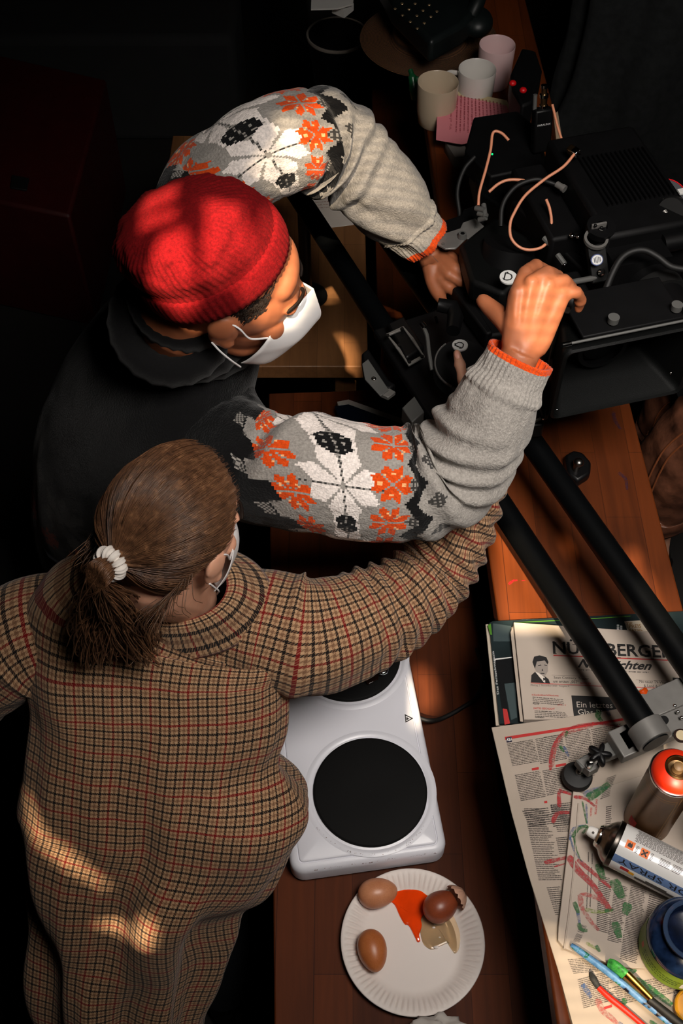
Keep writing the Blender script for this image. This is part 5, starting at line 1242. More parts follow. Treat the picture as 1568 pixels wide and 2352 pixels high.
printed(np1, 'small_print', greyk, lambda mb: (
    text_px(mb, 'Montag, 2. November 2020 · Ausgabe A', c4(446, 632), c4(730, 640), c4(445, 616), zt, 0), lines_px(mb, c4(800, 516), c4(1330, 536), c4(800, 502), 1, zt, 3, wl=(.05, .1)),
    lines_px(mb, c4(458, 704), c4(700, 724), c4(462, 756), 4, zt, 5), lines_px(mb, c4(472, 806), c4(716, 818), c4(478, 856), 4, zt, 6), lines_px(mb, c4(1280, 655), c4(1560, 668), c4(1280, 670), 1, zt, 9),
    [poly_px(mb, [c4(x0, y0), c4(x1, y1), c4(x1, y1+1.6), c4(x0, y0+1.6)], zt) for x0, y0, x1, y1 in ((600, 548, 870, 556), (600, 548, 600, 600), (906, 570, 908, 618), (446, 614, 980, 632), (1220, 582, 1490, 592), (440, 604, 446, 640))]))
printed(np1, 'red_rules', redk, lambda mb: (
    poly_px(mb, [c4(612, 398), c4(1500, 436), c4(1500, 444), c4(612, 406)], zt), poly_px(mb, [c4(444, 604), c4(990, 628), c4(990, 632), c4(444, 608)], zt), poly_px(mb, [c4(1210, 634), c4(1600, 652), c4(1600, 656), c4(1210, 638)], zt),
    text_px(mb, 'SEITE 20', c4(810, 614), c4(888, 618), c4(809, 600), zt, .02), text_px(mb, 'WÄHLER-BENACHTEILIGUNG', c4(452, 700), c4(650, 706), c4(451, 686), zt, .01), text_px(mb, 'DRITTES GESCHLECHT', c4(466, 800), c4(622, 804), c4(465, 786), zt, .01), text_px(mb, 'SEITEN 1–6', c4(640, 772), c4(704, 774), c4(640, 762), zt, .01)))
hb = printed(np1, 'headline_box', inkk, lambda mb: (poly_px(mb, [c4(744, 698), c4(1500, 730), c4(1520, 880), c4(768, 890)], zt-.0001), poly_px(mb, [c4(1492, 566), c4(1640, 572), c4(1650, 662), c4(1492, 652)], zt-.0001)))
printed(hb, 'headline', mat('knocked_out_type', rgb(186, 176, 166), .8), lambda mb: (text_px(mb, 'Ein letztes', c4(786, 786), c4(1050, 792), c4(782, 744), zt+.0002, 0), text_px(mb, 'Glas Bier', c4(796, 840), c4(1040, 846), c4(790, 800), zt+.0002, 0)))
def portrait(mb):
    poly_px(mb, [c4(446, 600), c4(452, 545), c4(478, 522), c4(560, 560), c4(588, 610)], zt)
pic = printed(np1, 'portrait_suit', inkk, lambda mb: (poly_px(mb, [c4(446, 602), c4(450, 548), c4(478, 522), c4(520, 560), c4(548, 556), c4(576, 578), c4(588, 610)], zt), poly_px(mb, [c4(458, 452), c4(470, 412), c4(510, 402), c4(560, 416), c4(576, 452), c4(570, 470), c4(548, 440), c4(490, 448), c4(476, 500)], zt+.0003)), 'printed black suit and dark hair of a newspaper portrait')
printed(np1, 'portrait_face', mat('halftone_grey', rgb(142, 132, 124), .8), lambda mb: (poly_px(mb, [c4(470, 470), c4(490, 436), c4(548, 430), c4(572, 462), c4(572, 520), c4(548, 560), c4(520, 556), c4(484, 520)], zt+.0001),))
printed(np1, 'portrait_detail', inkk, lambda mb: [poly_px(mb, [c4(*q) for q in k], zt+.0004) for k in ([(498, 476), (520, 470), (524, 476), (500, 482)], [(546, 470), (566, 474), (566, 479), (546, 476)], [(528, 500), (538, 516), (526, 516)], [(516, 532), (548, 534), (544, 540), (518, 538)], [(536, 566), (550, 572), (562, 566), (564, 590), (552, 582), (538, 590)])])
printed(np1, 'portrait_shirt', mat('halftone_white', rgb(206, 196, 186), .8), lambda mb: poly_px(mb, [c4(478, 524), c4(500, 530), c4(548, 566), c4(552, 604), c4(540, 600)], zt+.0002))
# painted sheet
zs = ZA+.0222
L1 = [c4(154, 936), c4(640, 872), c4(1150, 790), c4(1700, 700), (1780, 1750), (1780, 2420), c1(690, 2040), c1(560, 1560), c1(330, 820), c1(190, 310), c1(110, -30)]
ps = sheet(L1, ZA+.0205, .0015, newsp, 'newspaper', 'opened newspaper sheet with red and green paint smears hanging over the counter edge', 'newspaper', 'newspapers on the bar counter')
mb = MB(); poly_px(mb, [c4(440, 950), c4(1200, 930), (1800, 1690), (1800, 2440), c1(690, 2100), c1(500, 1300), c1(230, 330)], ZA+.0001, h=.020); mb.build('lower_pages', newsp, ps)
zp = zs+.0003
def listing(mb):
    for k, (a, b, c_, n) in enumerate((
        ((268, 1052), (466, 1018), (310, 1222), 15), ((478, 1016), (680, 978), (516, 1206), 15), ((690, 968), (880, 938), (726, 1190), 18), ((890, 944), (1120, 900), (930, 1200), 19),
        ((326, 1282), (512, 1250), (372, 1480), 16), ((530, 1250), (720, 1216), (566, 1440), 15), ((735, 1210), (900, 1180), (760, 1320), 9), ((380, 1545), (575, 1520), (440, 1671), 8), ((590, 1500), (745, 1480), (612, 1671), 11))):
        lines_px(mb, c4(*a), c4(*b), c4(*c_), n, zp, 20+k, ragged=.05, wl=(.08, .2))
    for k, (a, b, c_, n) in enumerate((((290, 265), (480, 262), (410, 850), 40), ((500, 240), (660, 235), (560, 460), 14), ((545, 500), (650, 490), (575, 640), 9), ((470, 900), (580, 890), (545, 1130), 14),
                                       ((640, 1480), (960, 1450), (690, 1600), 9), ((720, 1640), (1010, 1560), (770, 1880), 16), ((1010, 1700), (1480, 1600), (1060, 1850), 9), ((1480, 1660), (1620, 1600), (1500, 1800), 8))):
        lines_px(mb, c1(*a), c1(*b), c1(*c_), n, zp, 40+k, ragged=.28, wl=(.08, .2))
    text_px(mb, 'webmaster@online.de', c4(668, 984), c4(540, 1002), c4(670, 996), zp, 0)
printed(ps, 'printed_listings', greyk, listing)
printed(ps, 'red_rule', redk, lambda mb: poly_px(mb, [c4(254, 1004), c4(700, 936), c4(1120, 866), c4(1500, 800), c4(1500, 824), c4(1120, 884), c4(700, 956), c4(256, 1026)], zp))
printed(ps, 'red_headings', redk, lambda mb: (
    poly_px(mb, [c4(452, 1236), c4(503, 1226), c4(505, 1245), c4(455, 1252)], zp), poly_px(mb, [c4(628, 1210), c4(704, 1196), c4(706, 1214), c4(630, 1228)], zp), poly_px(mb, [c4(544, 1478), c4(566, 1475), c4(568, 1492), c4(546, 1495)], zp), poly_px(mb, [c1(932, 1866), c1(996, 1846), c1(1000, 1866), c1(936, 1886)], zp)))
lg = printed(ps, 'corner_logo', mat('navy_ink', rgb(34, 30, 48), .7), lambda mb: poly_px(mb, [c4(262, 1010), c4(304, 1002), c4(307, 1040), c4(268, 1047)], zp+.0002))
printed(lg, 'logo_lettering', white_ink, lambda mb: text_px(mb, 'rtv', c4(302, 1010), c4(266, 1016), c4(304, 1034), zp+.0004, .02))
# folded paper with leaf-like green dabs on top of it
zf = ZA+.0310
fp = sheet([c1(680, 130), c1(760, 170), c1(1100, 60), (1780, 1690), (1780, 2240), c1(1100, 1560), c1(760, 1470), c1(610, 1405), c1(555, 1340), c1(560, 1240), c1(640, 560)], ZA+.0229, .0080, newsp2, 'newspaper', 'thick folded newspaper with red strokes and green leaf dabs under the spray cans', 'newspaper', 'newspapers on the bar counter')
mb = MB()
mb.tube([Zp(*c1(728, 230), zf), Zp(*c1(712, 450), zf), Zp(*c1(690, 760), zf), Zp(*c1(655, 1080), zf), Zp(*c1(625, 1300), zf), Zp(*c1(612, 1400), zf)], .0016, 8, sq=.8); mb.build('page_fold', newsp2, fp)
zq = zf+.0003
def fcols(mb):
    for k, (a, b, c_, n) in enumerate((((960, 20), (1040, -10), (900, 200), 12), ((950, 250), (1000, 240), (945, 420), 10), ((890, 800), (1000, 830), (870, 1250), 30), ((1020, 870), (1130, 900), (960, 1330), 34), ((1150, 880), (1290, 920), (1060, 1480), 44), ((1300, 950), (1420, 990), (1260, 1180), 14))):
        lines_px(mb, c1(*a), c1(*b), c1(*c_), n, zq, 60+k, ragged=.2, wl=(.15, .35))
    for k, (a, b) in enumerate((((800, 620), (800, 700)), ((830, 630), (830, 720)), ((800, 740), (785, 1080)), ((826, 740), (812, 1080)))):
        lines_px(mb, c1(*a), c1(*b), c1(a[0]+16, a[1]), 1, zq, 80+k, wl=(.2, .5))
printed(fp, 'printed_columns', greyk, fcols)
printed(fp, 'red_caption', redk, lambda mb: (text_px(mb, 'DAS WETTER', c1(868, 196), c1(856, 318), c1(884, 198), zq, .01), text_px(mb, 'REGION', c1(824, 262), c1(818, 330), c1(840, 264), zq, .01)))
printed(fp, 'barcode', inkk, lambda mb: [poly_px(mb, [c1(745+k*.9-(k*3.6), 1200+k*6), c1(795+k*.9-(k*3.6), 1215+k*6), c1(795+k*.9-(k*3.6), 1215+k*6+w_), c1(745+k*.9-(k*3.6), 1200+k*6+w_)], zq) for k, w_ in enumerate([2, 3.5, 2, 2, 4, 2, 3, 2, 2, 3.5, 0, 0, 2, 3, 2, 4, 2, 2, 3.5, 2, 3, 2, 2])])
# paint on the sheets: dry streaky brush marks
def paint(name, colour, dry):
    m = bpy.data.materials.new(name); m.use_nodes = True; t = NT(m); tc = t.new('ShaderNodeTexCoord'); mp = t.new('ShaderNodeMapping'); mp.inputs['Scale'].default_value = (7, 60, 1); t.l.new(tc.outputs['UV'], mp.inputs[0])
    f = t.math('ADD', t.math('MULTIPLY', t.noise(mp.outputs[0], 1.2, 4, .7), .7), t.math('MULTIPLY', t.noise(t.coord('Object'), 260, 3, .7), .5))
    a_ = t.ramp(f, [(dry-.12, (0, 0, 0, 1)), (dry+.1, (1, 1, 1, 1))]); t.l.new(a_, t.b.inputs['Alpha'])
    t.b.inputs['Base Color'].default_value = colour; t.b.inputs['Roughness'].default_value = .55; MATS[name] = m; return m
pr, prl = paint('red_paint', rgb(160, 22, 30), .585), paint('thin_red_paint', rgb(176, 70, 66), .64)
pg, pb, py_ = paint('green_paint', rgb(12, 92, 30), .585), paint('blue_paint', rgb(52, 84, 130), .63), paint('yellow_green_paint', rgb(120, 144, 36), .65)
def stroke(mb, pts, wd, z):
    P = [Vector(q) for q in spline([tuple(Zp(x, y, z)) for x, y in pts], 8)]; wm = wd*1.6/FPX; n = len(P); V = []; U = []
    for i in range(n):
        T = (P[min(i+1, n-1)]-P[max(0, i-1)]).normalized(); s_ = Vector((-T.y, T.x, 0)); k = (1-.45*(i/(n-1)))*min(1, .55+i*.25)
        V += [P[i]+s_*wm*.5*k, P[i]-s_*wm*.5*k]; U += [(i/(n-1)*.3*n/10, 0), (i/(n-1)*.3*n/10, 1)]
    mb.add(V, [(2*i, 2*i+1, 2*i+3, 2*i+2) for i in range(n-1)], [(U[2*i], U[2*i+1], U[2*i+3], U[2*i+2]) for i in range(n-1)])
def paints(o, name, m, L, z):
    for k, (pts, w_) in enumerate(L):
        mb = MB(); stroke(mb, pts, w_, z-.0003+.00005*(k+1)); mb.build(name[:-1], m, o, smooth=False)
paints(ps, 'red_brush_marks', pr, [([c4(590, 1250), c4(598, 1130), c4(650, 1010), c4(760, 930), c4(920, 900)], 9), ([c4(920, 900), c4(1060, 920), c4(1160, 960)], 8), ([c1(575, 260), c1(572, 160), c1(585, 110)], 11), ([c1(575, 125), c1(690, 160)], 9), ([c1(520, 385), c1(560, 310), c1(660, 300)], 12), ([c1(455, 705), c1(560, 680), c1(670, 655)], 11), ([c1(530, 740), c1(620, 712)], 4)], zs+.0006)
paints(ps, 'thin_red_marks', prl, [([c4(600, 1230), c4(620, 1100), c4(690, 990), c4(900, 920)], 12), ([c1(880, 1800), c1(920, 1890), c1(1010, 1970), c1(1080, 2060)], 16), ([c4(860, 1340), c4(900, 1330)], 8)], zs+.0008)
paints(ps, 'green_brush_marks', pg, [([c4(950, 810), c4(940, 850), c4(970, 890)], 16), ([c4(660, 1070), c4(690, 1115)], 9), ([c4(715, 960), c4(700, 1000)], 8), ([c1(1110, 1800), c1(1080, 1850)], 14), ([c1(1130, 1600), c1(1190, 1560)], 14), ([c1(1170, 1640), c1(1330, 1740), c1(1480, 1850)], 20), ([c1(1300, 1980), c1(1400, 2040)], 10)], zs+.001)
paints(ps, 'blue_brush_marks', pb, [([c4(690, 1075), c4(725, 1150)], 9), ([c4(1000, 800), c4(1030, 850)], 12), ([c1(760, 1680), c1(830, 1790)], 16), ([c1(1050, 1990), c1(1120, 2050)], 10)], zs+.0007)
paints(fp, 'red_brush_marks', pr, [([c1(690, 175), c1(780, 190), c1(860, 250)], 10), ([c1(650, 650), c1(720, 760), c1(830, 870), c1(920, 990), c1(990, 1090)], 18), ([c1(720, 680), c1(840, 780), c1(990, 910)], 12)], zq+.0004)
paints(fp, 'thin_red_marks', prl, [([c1(980, 1080), c1(900, 1000), c1(780, 960), c1(725, 980)], 13), ([c1(740, 970), c1(760, 1070), c1(830, 1180), c1(890, 1250)], 13)], zq+.0006)
paints(fp, 'blue_brush_marks', pb, [([c1(770, 165), c1(850, 120), c1(960, 100)], 14), ([c1(790, 230), c1(800, 390)], 6), ([c1(655, 520), c1(690, 430), c1(790, 400)], 7), ([c1(660, 500), c1(700, 620), c1(760, 700)], 5), ([c1(720, 1090), c1(740, 1200)], 9)], zq+.0008)
paints(fp, 'green_brush_marks', pg, [([c1(800, 185), c1(880, 140), c1(975, 70)], 22), ([c1(760, 210), c1(795, 390)], 5), ([c1(680, 500), c1(730, 430), c1(800, 415), c1(760, 470)], 9), ([c1(690, 490), c1(710, 590), c1(750, 690)], 4), ([c1(885, 715), c1(930, 840)], 22), ([c1(1010, 840), c1(1080, 990)], 30), ([c1(695, 1020), c1(730, 1110)], 12), ([c1(730, 1190), c1(750, 1240), c1(800, 1250)], 11), ([c1(1020, 1180), c1(1060, 1310)], 22), ([c1(1130, 1030), c1(1100, 1120)], 24), ([c1(870, 1370), c1(900, 1420)], 10), ([c1(940, 1095), c1(1010, 1080)], 9)], zq+.0012)
paints(fp, 'yellow_green_marks', py_, [([c1(780, 1080), c1(880, 1100), c1(1000, 1090)], 10), ([c1(790, 1350), c1(880, 1400)], 9)], zq+.001)
bar = bpy.data.objects['bar_counter']
paints(bar, 'violet_stains', paint('violet_stain', rgb(46, 34, 62), .66), [([(1408, 945), (1412, 965), (1424, 985)], 14), ([(1420, 1085), (1436, 1100), (1440, 1125)], 12)], ZA+.0009)
paints(bar, 'red_stains', pr, [([(1168, 1342), (1178, 1334), (1188, 1333)], 9), ([(1196, 1334), (1206, 1333)], 4)], ZA+.0009)
# ---------------------------------------------------------------- spray cans
def can_profile(r, h): return [(.0001, .004), (r*.8, .002), (r*.98, 0), (r, .002), (r, .005), (r*.985, .007), (r*.985, h-.012), (r, h-.010), (r, h-.007), (r*.93, h-.004)]
goldm = mat('gold_lacquer', rgb(100, 68, 36), .34, .75, nscale=40, namt=.1)
def standing_can(top, label, mcap):
    tp = Zp(top[0], top[1], 1.222); base = Vector((tp.x, tp.y, zf)); h = .175; r = .0335
    e_ = empty('spray_can', base, label, 'spray can', 'spray cans on the newspapers'); T = Matrix.Translation(base)
    mb = MB(); mb.lathe(can_profile(r, h), 56, T); mb.build('can_body', goldm, e_, angle=35)
    mb = MB(); mb.lathe([(r*.99, h-.009), (r*1.02, h-.006), (r*1.0, h-.003), (r*.94, h-.003)], 56, T); mb.build('rim', chrome, e_)
    mb = MB(); mb.lathe([(r*.94, h-.004), (r*.93, h+.001), (r*.80, h+.008), (r*.52, h+.012), (r*.50, h+.010)], 56, T); cp = mb.build('collar', mcap, e_)
    mb = MB(); mb.lathe([(r*.51, h+.009), (r*.52, h+.013), (r*.46, h+.015), (r*.40, h+.013), (r*.38, h+.006), (.0001, h+.004)], 48, T); mb.build('valve_cup', brass_w, e_)
    mb = MB(); mb.lathe([(.0001, h+.004), (r*.22, h+.006), (r*.20, h+.016), (r*.12, h+.018), (.0001, h+.018)], 30, T); mb.build('nozzle', mat('tan_plastic', rgb(120, 92, 60), .5), e_)
    return e_, T, r, h
can1, T1, r1, h1 = standing_can((1559, 1760), 'standing gold spray can with an orange-red collar nearest the slider bracket', mat('red_collar', rgb(214, 44, 14), .4))
def wrap(T, r, a0, a1, z0, z1): return lambda u, v: T @ Vector(((r)*math.cos(a0+(a1-a0)*u), r*math.sin(a0+(a1-a0)*u), z0+(z1-z0)*v))
def wrap_patch(mb, fn, n=8):
    mb.add([fn(i/n, j) for i in range(n+1) for j in (0, 1)], [(2*i, 2*i+2, 2*i+3, 2*i+1) for i in range(n)])
gline = mat('gold_line', rgb(176, 130, 70), .4, .6)
mb = MB(); q = -2.35
for a_, z_ in ((0, 0),):
    wrap_patch(mb, wrap(T1, r1*.992, -3.4, -1.5, .150, .1508), 16); wrap_patch(mb, wrap(T1, r1*.992, -3.4, -1.5, .1440, .1446), 16); wrap_patch(mb, wrap(T1, r1*.992, -1.52, -1.5, .02, .150), 2); wrap_patch(mb, wrap(T1, r1*.992, -1.40, -1.38, .02, .160), 2)
mb.build('label_lines', gline, can1, smooth=False)
mb = MB(); text_map(mb, 'C1', wrap(T1, r1*.994, -2.15, -1.85, .014, .024), .02); text_map(mb, 'A 07', wrap(T1, r1*.994, -1.7, -1.25, .012, .020), .02); mb.build('label_lettering', mat('pale_lettering', rgb(150, 140, 126), .6), can1, smooth=False)
mb = MB(); wrap_patch(mb, wrap(T1, r1*.993, -2.9, -2.5, .02, .042)); mb.build('red_mark', redk, can1, smooth=False)
can2, T2, r2, h2 = standing_can((1712, 1812), 'dark spray can standing behind the gold one at the edge of the photo', mat('dark_collar', rgb(30, 22, 18), .4))
mb = MB(); text_map(mb, 'TION', wrap(T2, r2*.994, -3.2, -2.7, .006, .014), .02); mb.build('label_lettering', mat('pale_lettering', (.3, .27, .22, 1)), can2, smooth=False)
# lying white can
pA, pB = Zp(1411, 1938, zf+.033), Zp(1568, 2018, zf+.033); dv = (pB-pA); dv.z = 0; dv.normalize()
pA.z = zf+.0335; TW = axes(pA, dv.cross(Vector((0, 0, 1))), ez=dv)     # local z along the can, away from the nozzle
wcan = empty('spray_can', Vector((pA.x, pA.y, zf))+dv*.08, 'white spray can lying on its side with orange hazard squares', 'spray can', 'spray cans on the newspapers')
rw = .0325; whitel = mat('white_can_lacquer', rgb(206, 204, 202), .22, coat=.4)
mb = MB(); mb.lathe([(rw, .0), (rw, .165), (rw*.96, .170), (.0001, .168)], 64, TW); mb.build('can_body', whitel, wcan, angle=35)
mb = MB(); mb.lathe([(rw*1.0, .004), (rw*1.03, .001), (rw*1.02, -.003), (rw*.96, -.004)], 56, TW); mb.build('rim', mat('dark_rim', rgb(70, 66, 62), .3, 1), wcan)
mb = MB(); mb.lathe([(rw*.97, -.003), (rw*.90, -.008), (rw*.74, -.014), (rw*.56, -.018), (rw*.52, -.021), (rw*.50, -.020)], 56, TW); mb.build('shoulder', mat('satin_tin', rgb(150, 146, 140), .25, 1), wcan)
mb = MB(); mb.lathe([(rw*.50, -.019), (rw*.52, -.023), (rw*.44, -.026), (rw*.36, -.024), (rw*.34, -.020), (.0001, -.020)], 48, TW); mb.build('valve_cup', chrome, wcan)
mb = MB(); mb.lathe([(.0001, -.040), (.0062, -.040), (.0078, -.036), (.0085, -.026), (.0085, -.022), (.0001, -.022)], 30, TW); nz = mb.build('nozzle', mat('white_plastic', rgb(222, 218, 214), .4), wcan)
camd = (TW.to_3x3().inverted() @ (CAM-pA)); AC = math.atan2(camd.y, camd.x)     # angle of the side seen from above
mb = MB(); mb.cyl(TW @ Vector((.0078*math.cos(AC), .0078*math.sin(AC), -.032)), TW @ Vector((.0086*math.cos(AC), .0086*math.sin(AC), -.032)), .0018, n=14); mb.build('spray_hole', greyk, nz)
up_ = TW.to_3x3() @ Vector((math.cos(AC+.5), math.sin(AC+.5), 0)); sg = 1 if up_.dot(UPV) > (TW.to_3x3() @ Vector((math.cos(AC-.5), math.sin(AC-.5), 0))).dot(UPV) else -1
def wl(a0, a1, z0, z1): return lambda u, v: TW @ Vector((rw*1.004*math.cos(AC+sg*(a0+(a1-a0)*v)), rw*1.004*math.sin(AC+sg*(a0+(a1-a0)*v)), z0+(z1-z0)*u))
def band(mb, a0, a1, z0, z1, n=6):
    fn = wl(a0, a1, z0, z1); mb.add([fn(i, j/n) for j in range(n+1) for i in (0, 1)], [(2*j, 2*j+1, 2*j+3, 2*j+2) for j in range(n)])
def wpart(name, m, fn): mb = MB(); fn(mb); return mb.build(name, m, wcan, smooth=False)
bb = wpart('blue_band', mat('steel_blue', rgb(88, 110, 148), .3, coat=.3), lambda mb: band(mb, -.72, -.36, .004, .168))
mb = MB(); fn = wl(-.42, -.66, .158, .012); text_map(mb, 'COLOR SPRAY', lambda u, v: TW @ ((TW.inverted() @ fn(u, v))*1.0) + (CAM-pA).normalized()*.0003, .0); mb.build('band_lettering', inkk, bb, smooth=False)
hz = wpart('hazard_square', mat('hazard_orange', rgb(226, 108, 26), .5), lambda mb: (band(mb, .06, .42, .012, .024)))
hz2 = wpart('hazard_square', mat('hazard_orange'), lambda mb: (band(mb, .02, .38, .033, .045)))
mb = MB(); fn = lambda x, y: wl(.06, .42, .012, .024)(x, y)+(CAM-pA).normalized()*.0003
mb.add([fn(*q) for q in ((.25, .25), (.75, .25), (.80, .5), (.62, .85), (.55, .6), (.42, .8), (.22, .55))], [list(range(7))]); mb.build('flame_symbol', inkk, hz, smooth=False)
mb = MB(); fn2 = lambda x, y: wl(.02, .38, .033, .045)(x, y)+(CAM-pA).normalized()*.0003
for a_, b_ in (((.2, .2), (.8, .8)), ((.2, .8), (.8, .2))):
    dx, dy = b_[0]-a_[0], b_[1]-a_[1]; mb.add([fn2(a_[0]-dy*.1, a_[1]+dx*.1), fn2(a_[0]+dy*.1, a_[1]-dx*.1), fn2(b_[0]+dy*.1, b_[1]-dx*.1), fn2(b_[0]-dy*.1, b_[1]+dx*.1)], [(0, 1, 2, 3)])
mb.build('cross_symbol', inkk, hz2, smooth=False)
def fine(mb):
    rnd = random.Random(8)
    for r_ in range(15):
        a = .50+r_*.052; z_ = .020+rnd.uniform(0, .004)
        while z_ < .150:
            l = rnd.uniform(.002, .006); fnn = wl(a, a+.026, z_, z_+l); mb.add([fnn(0, 0)+(CAM-pA).normalized()*.0002, fnn(1, 0)+(CAM-pA).normalized()*.0002, fnn(1, 1)+(CAM-pA).normalized()*.0002, fnn(0, 1)+(CAM-pA).normalized()*.0002], [(0, 1, 2, 3)]); z_ += l+.0010
    for r_ in range(6):
        a = .05+r_*.055
        for z0, z1 in ((.026, .031), (.047, .052), (.060, .075), (.078, .092), (.096, .110)):
            fnn = wl(a, a+.022, z0, z1-rnd.uniform(0, .002)); mb.add([fnn(i, j)+(CAM-pA).normalized()*.0002 for i, j in ((0, 0), (1, 0), (1, 1), (0, 1))], [(0, 1, 2, 3)])
wpart('fine_print', greyk, fine)
wpart('red_patch', redk, lambda mb: band(mb, -.95, -.78, .018, .030)); wpart('yellow_patch', mat('amber_ink', rgb(214, 150, 30), .5), lambda mb: (band(mb, -1.0, -.84, .030, .038), band(mb, -.05, .30, .116, .130)))
wpart('car_silhouette', greyk, lambda mb: (band(mb, -1.15, -.98, .04, .10), band(mb, -1.05, -.90, .055, .085)))
# ---------------------------------------------------------------- paint jar
jb = Zp(1555, 2182, zf); jar = empty('paint_jar', jb, 'translucent blue plastic paint jar with a green label', 'jar'); TJ = Matrix.Translation(jb)
blue_pl = mat('blue_plastic', rgb(22, 38, 66), .2, coat=.4, nscale=90, namt=.5)
mb = MB(); mb.lathe([(.0001, .0), (.050, .0), (.0525, .003), (.053, .010), (.0528, .058), (.051, .064), (.046, .070), (.040, .074), (.0365, .076), (.0365, .086), (.0375, .087), (.0375, .090), (.034, .091), (.0335, .078), (.0335, .045), (.0001, .045)], 64, TJ); mb.build('jar_body', blue_pl, jar, angle=40)
mb = MB(); mb.lathe([(.0375, .085), (.0392, .087), (.0392, .0905), (.0352, .0925), (.0335, .0905)], 64, TJ); mb.build('jar_rim', mat('pale_blue_rim', rgb(50, 66, 92), .2, coat=.4), jar)
mb = MB(); mb.lathe([(.0001, .062), (.030, .0625), (.0334, .064)], 48, TJ); mb.build('paint', mat('deep_blue_paint', rgb(8, 18, 40), .2, nscale=60, namt=.6), jar)
glab = mat('green_label', rgb(110, 134, 36), .5)
def jw(a0, a1, z0, z1, k=1.008): return lambda u, v: TJ @ Vector((.0528*k*math.cos(a0+(a1-a0)*u), .0528*k*math.sin(a0+(a1-a0)*u), z0+(z1-z0)*v))
mb = MB(); wrap_patch(mb, jw(2.6, 5.7, .008, .054), 40); gl = mb.build('label', glab, jar)
mb = MB(); wrap_patch(mb, jw(4.50, 5.6, .016, .034, 1.011), 16); mb.build('white_sticker', white_ink, gl)
mb = MB(); wrap_patch(mb, jw(3.1, 3.22, .026, .038, 1.011), 4); mb.build('orange_mark', mat('orange_mark', rgb(200, 90, 50), .5), gl)
mb = MB(); rnd = random.Random(2)
for r_ in range(3):
    a = 3.3
    while a < 4.4: l = rnd.uniform(.03, .09); wrap_patch(mb, jw(a, a+l, .020+.007*r_, .0235+.007*r_, 1.010), 2); a += l+.02
mb.build('label_print', mat('olive_print', rgb(66, 84, 22), .6), gl)
# ---------------------------------------------------------------- brushes
def brush(name_parts, label):
    e_ = empty('paint_brush', name_parts[0][1][0], label, 'paint brush', 'paint brushes on the newspapers')
    for nm, pts, rad, m, sq in name_parts:
        mb = MB(); mb.tube(sp3(pts, 5), list(spline([(r,) for r in rad], 5)) and [float(q[0]) for q in spline([(r,) for r in rad], 5)], 18, sq=sq); mb.build(nm, m, e_, angle=50)
bluep = bpy.data.materials.new('paint_spattered_blue'); bluep.use_nodes = True; t = NT(bluep); v = t.coord('Object')
t.l.new(t.ramp(t.noise(v, 70, 3, .6), [(.40, rgb(14, 18, 28)), (.44, rgb(60, 104, 150)), (.62, rgb(96, 146, 190)), (.66, rgb(20, 104, 70))]), t.b.inputs['Base Color']); t.b.inputs['Roughness'].default_value = .35
greenb = bpy.data.materials.new('green_bristles'); greenb.use_nodes = True; t = NT(greenb); v = t.coord('Object')
t.l.new(t.ramp(t.noise(v, 120, 4, .7), [(.3, rgb(30, 90, 40)), (.6, rgb(76, 190, 76)), (.8, rgb(130, 200, 110))]), t.b.inputs['Base Color']); t.bump(t.noise(v, 400, 2), .4, .001)
z1 = zf+.006
brush((('handle', [Zp(1311, 2170, z1), Zp(1330, 2184, z1), Zp(1400, 2236, z1+.001), Zp(1470, 2294, z1+.001), Zp(1580, 2386, z1)], [.0028, .0042, .0050, .0046, .0036], bluep, 1.0),), 'long thin blue brush handle spattered with paint, lying between the other two brushes')
zz = zf+.010
brush((('handle', [Zp(1490, 2296, zz), Zp(1505, 2308, zz), Zp(1560, 2352, zz), Zp(1620, 2400, zz)], [.0075, .0072, .0078, .0070], black_paint, .8), ('ferrule', [Zp(1436, 2240, zz), Zp(1455, 2258, zz), Zp(1494, 2296, zz)], [.0128, .0115, .0085], mat('brass_ferrule', rgb(176, 134, 66), .25, 1, nscale=60, namt=.35), .55), ('bristles', [Zp(1398, 2212, zz-.003), Zp(1412, 2220, zz-.001), Zp(1440, 2243, zz)], [.0105, .0135, .0125], greenb, .5)), 'flat brush with a brass ferrule and bright green bristles')
zr = ZA+.0275
brush((('handle', [Zp(1374, 2268, zr), Zp(1400, 2292, zr), Zp(1440, 2324, zr), Zp(1520, 2392, zr)], [.0036, .0042, .0040, .0032], mat('red_handle', rgb(206, 34, 14), .35), 1.0), ('bristles', [Zp(1356, 2232, zr), Zp(1362, 2248, zr), Zp(1374, 2268, zr)], [.0016, .0050, .0042], mat('grey_bristles', rgb(44, 44, 42), .7, nscale=300, namt=.4), .9)), 'slim red brush with dark grey bristles nearest the counter corner')
yl = Zp(1592, 2318, ZA+.024); mb = MB(); T_ = Matrix.Translation((yl.x, yl.y, ZA+.0228)); mb.lathe([(.0001, .002), (.022, .002), (.0225, .010), (.0245, .011), (.0262, .009), (.0262, .0), (.0001, .0)], 48, T_)
tag(mb.build('jar_lid', mat('yellow_plastic', rgb(196, 138, 34), .35), angle=40), 'yellow plastic jar lid at the edge below the paint jar', 'lid')

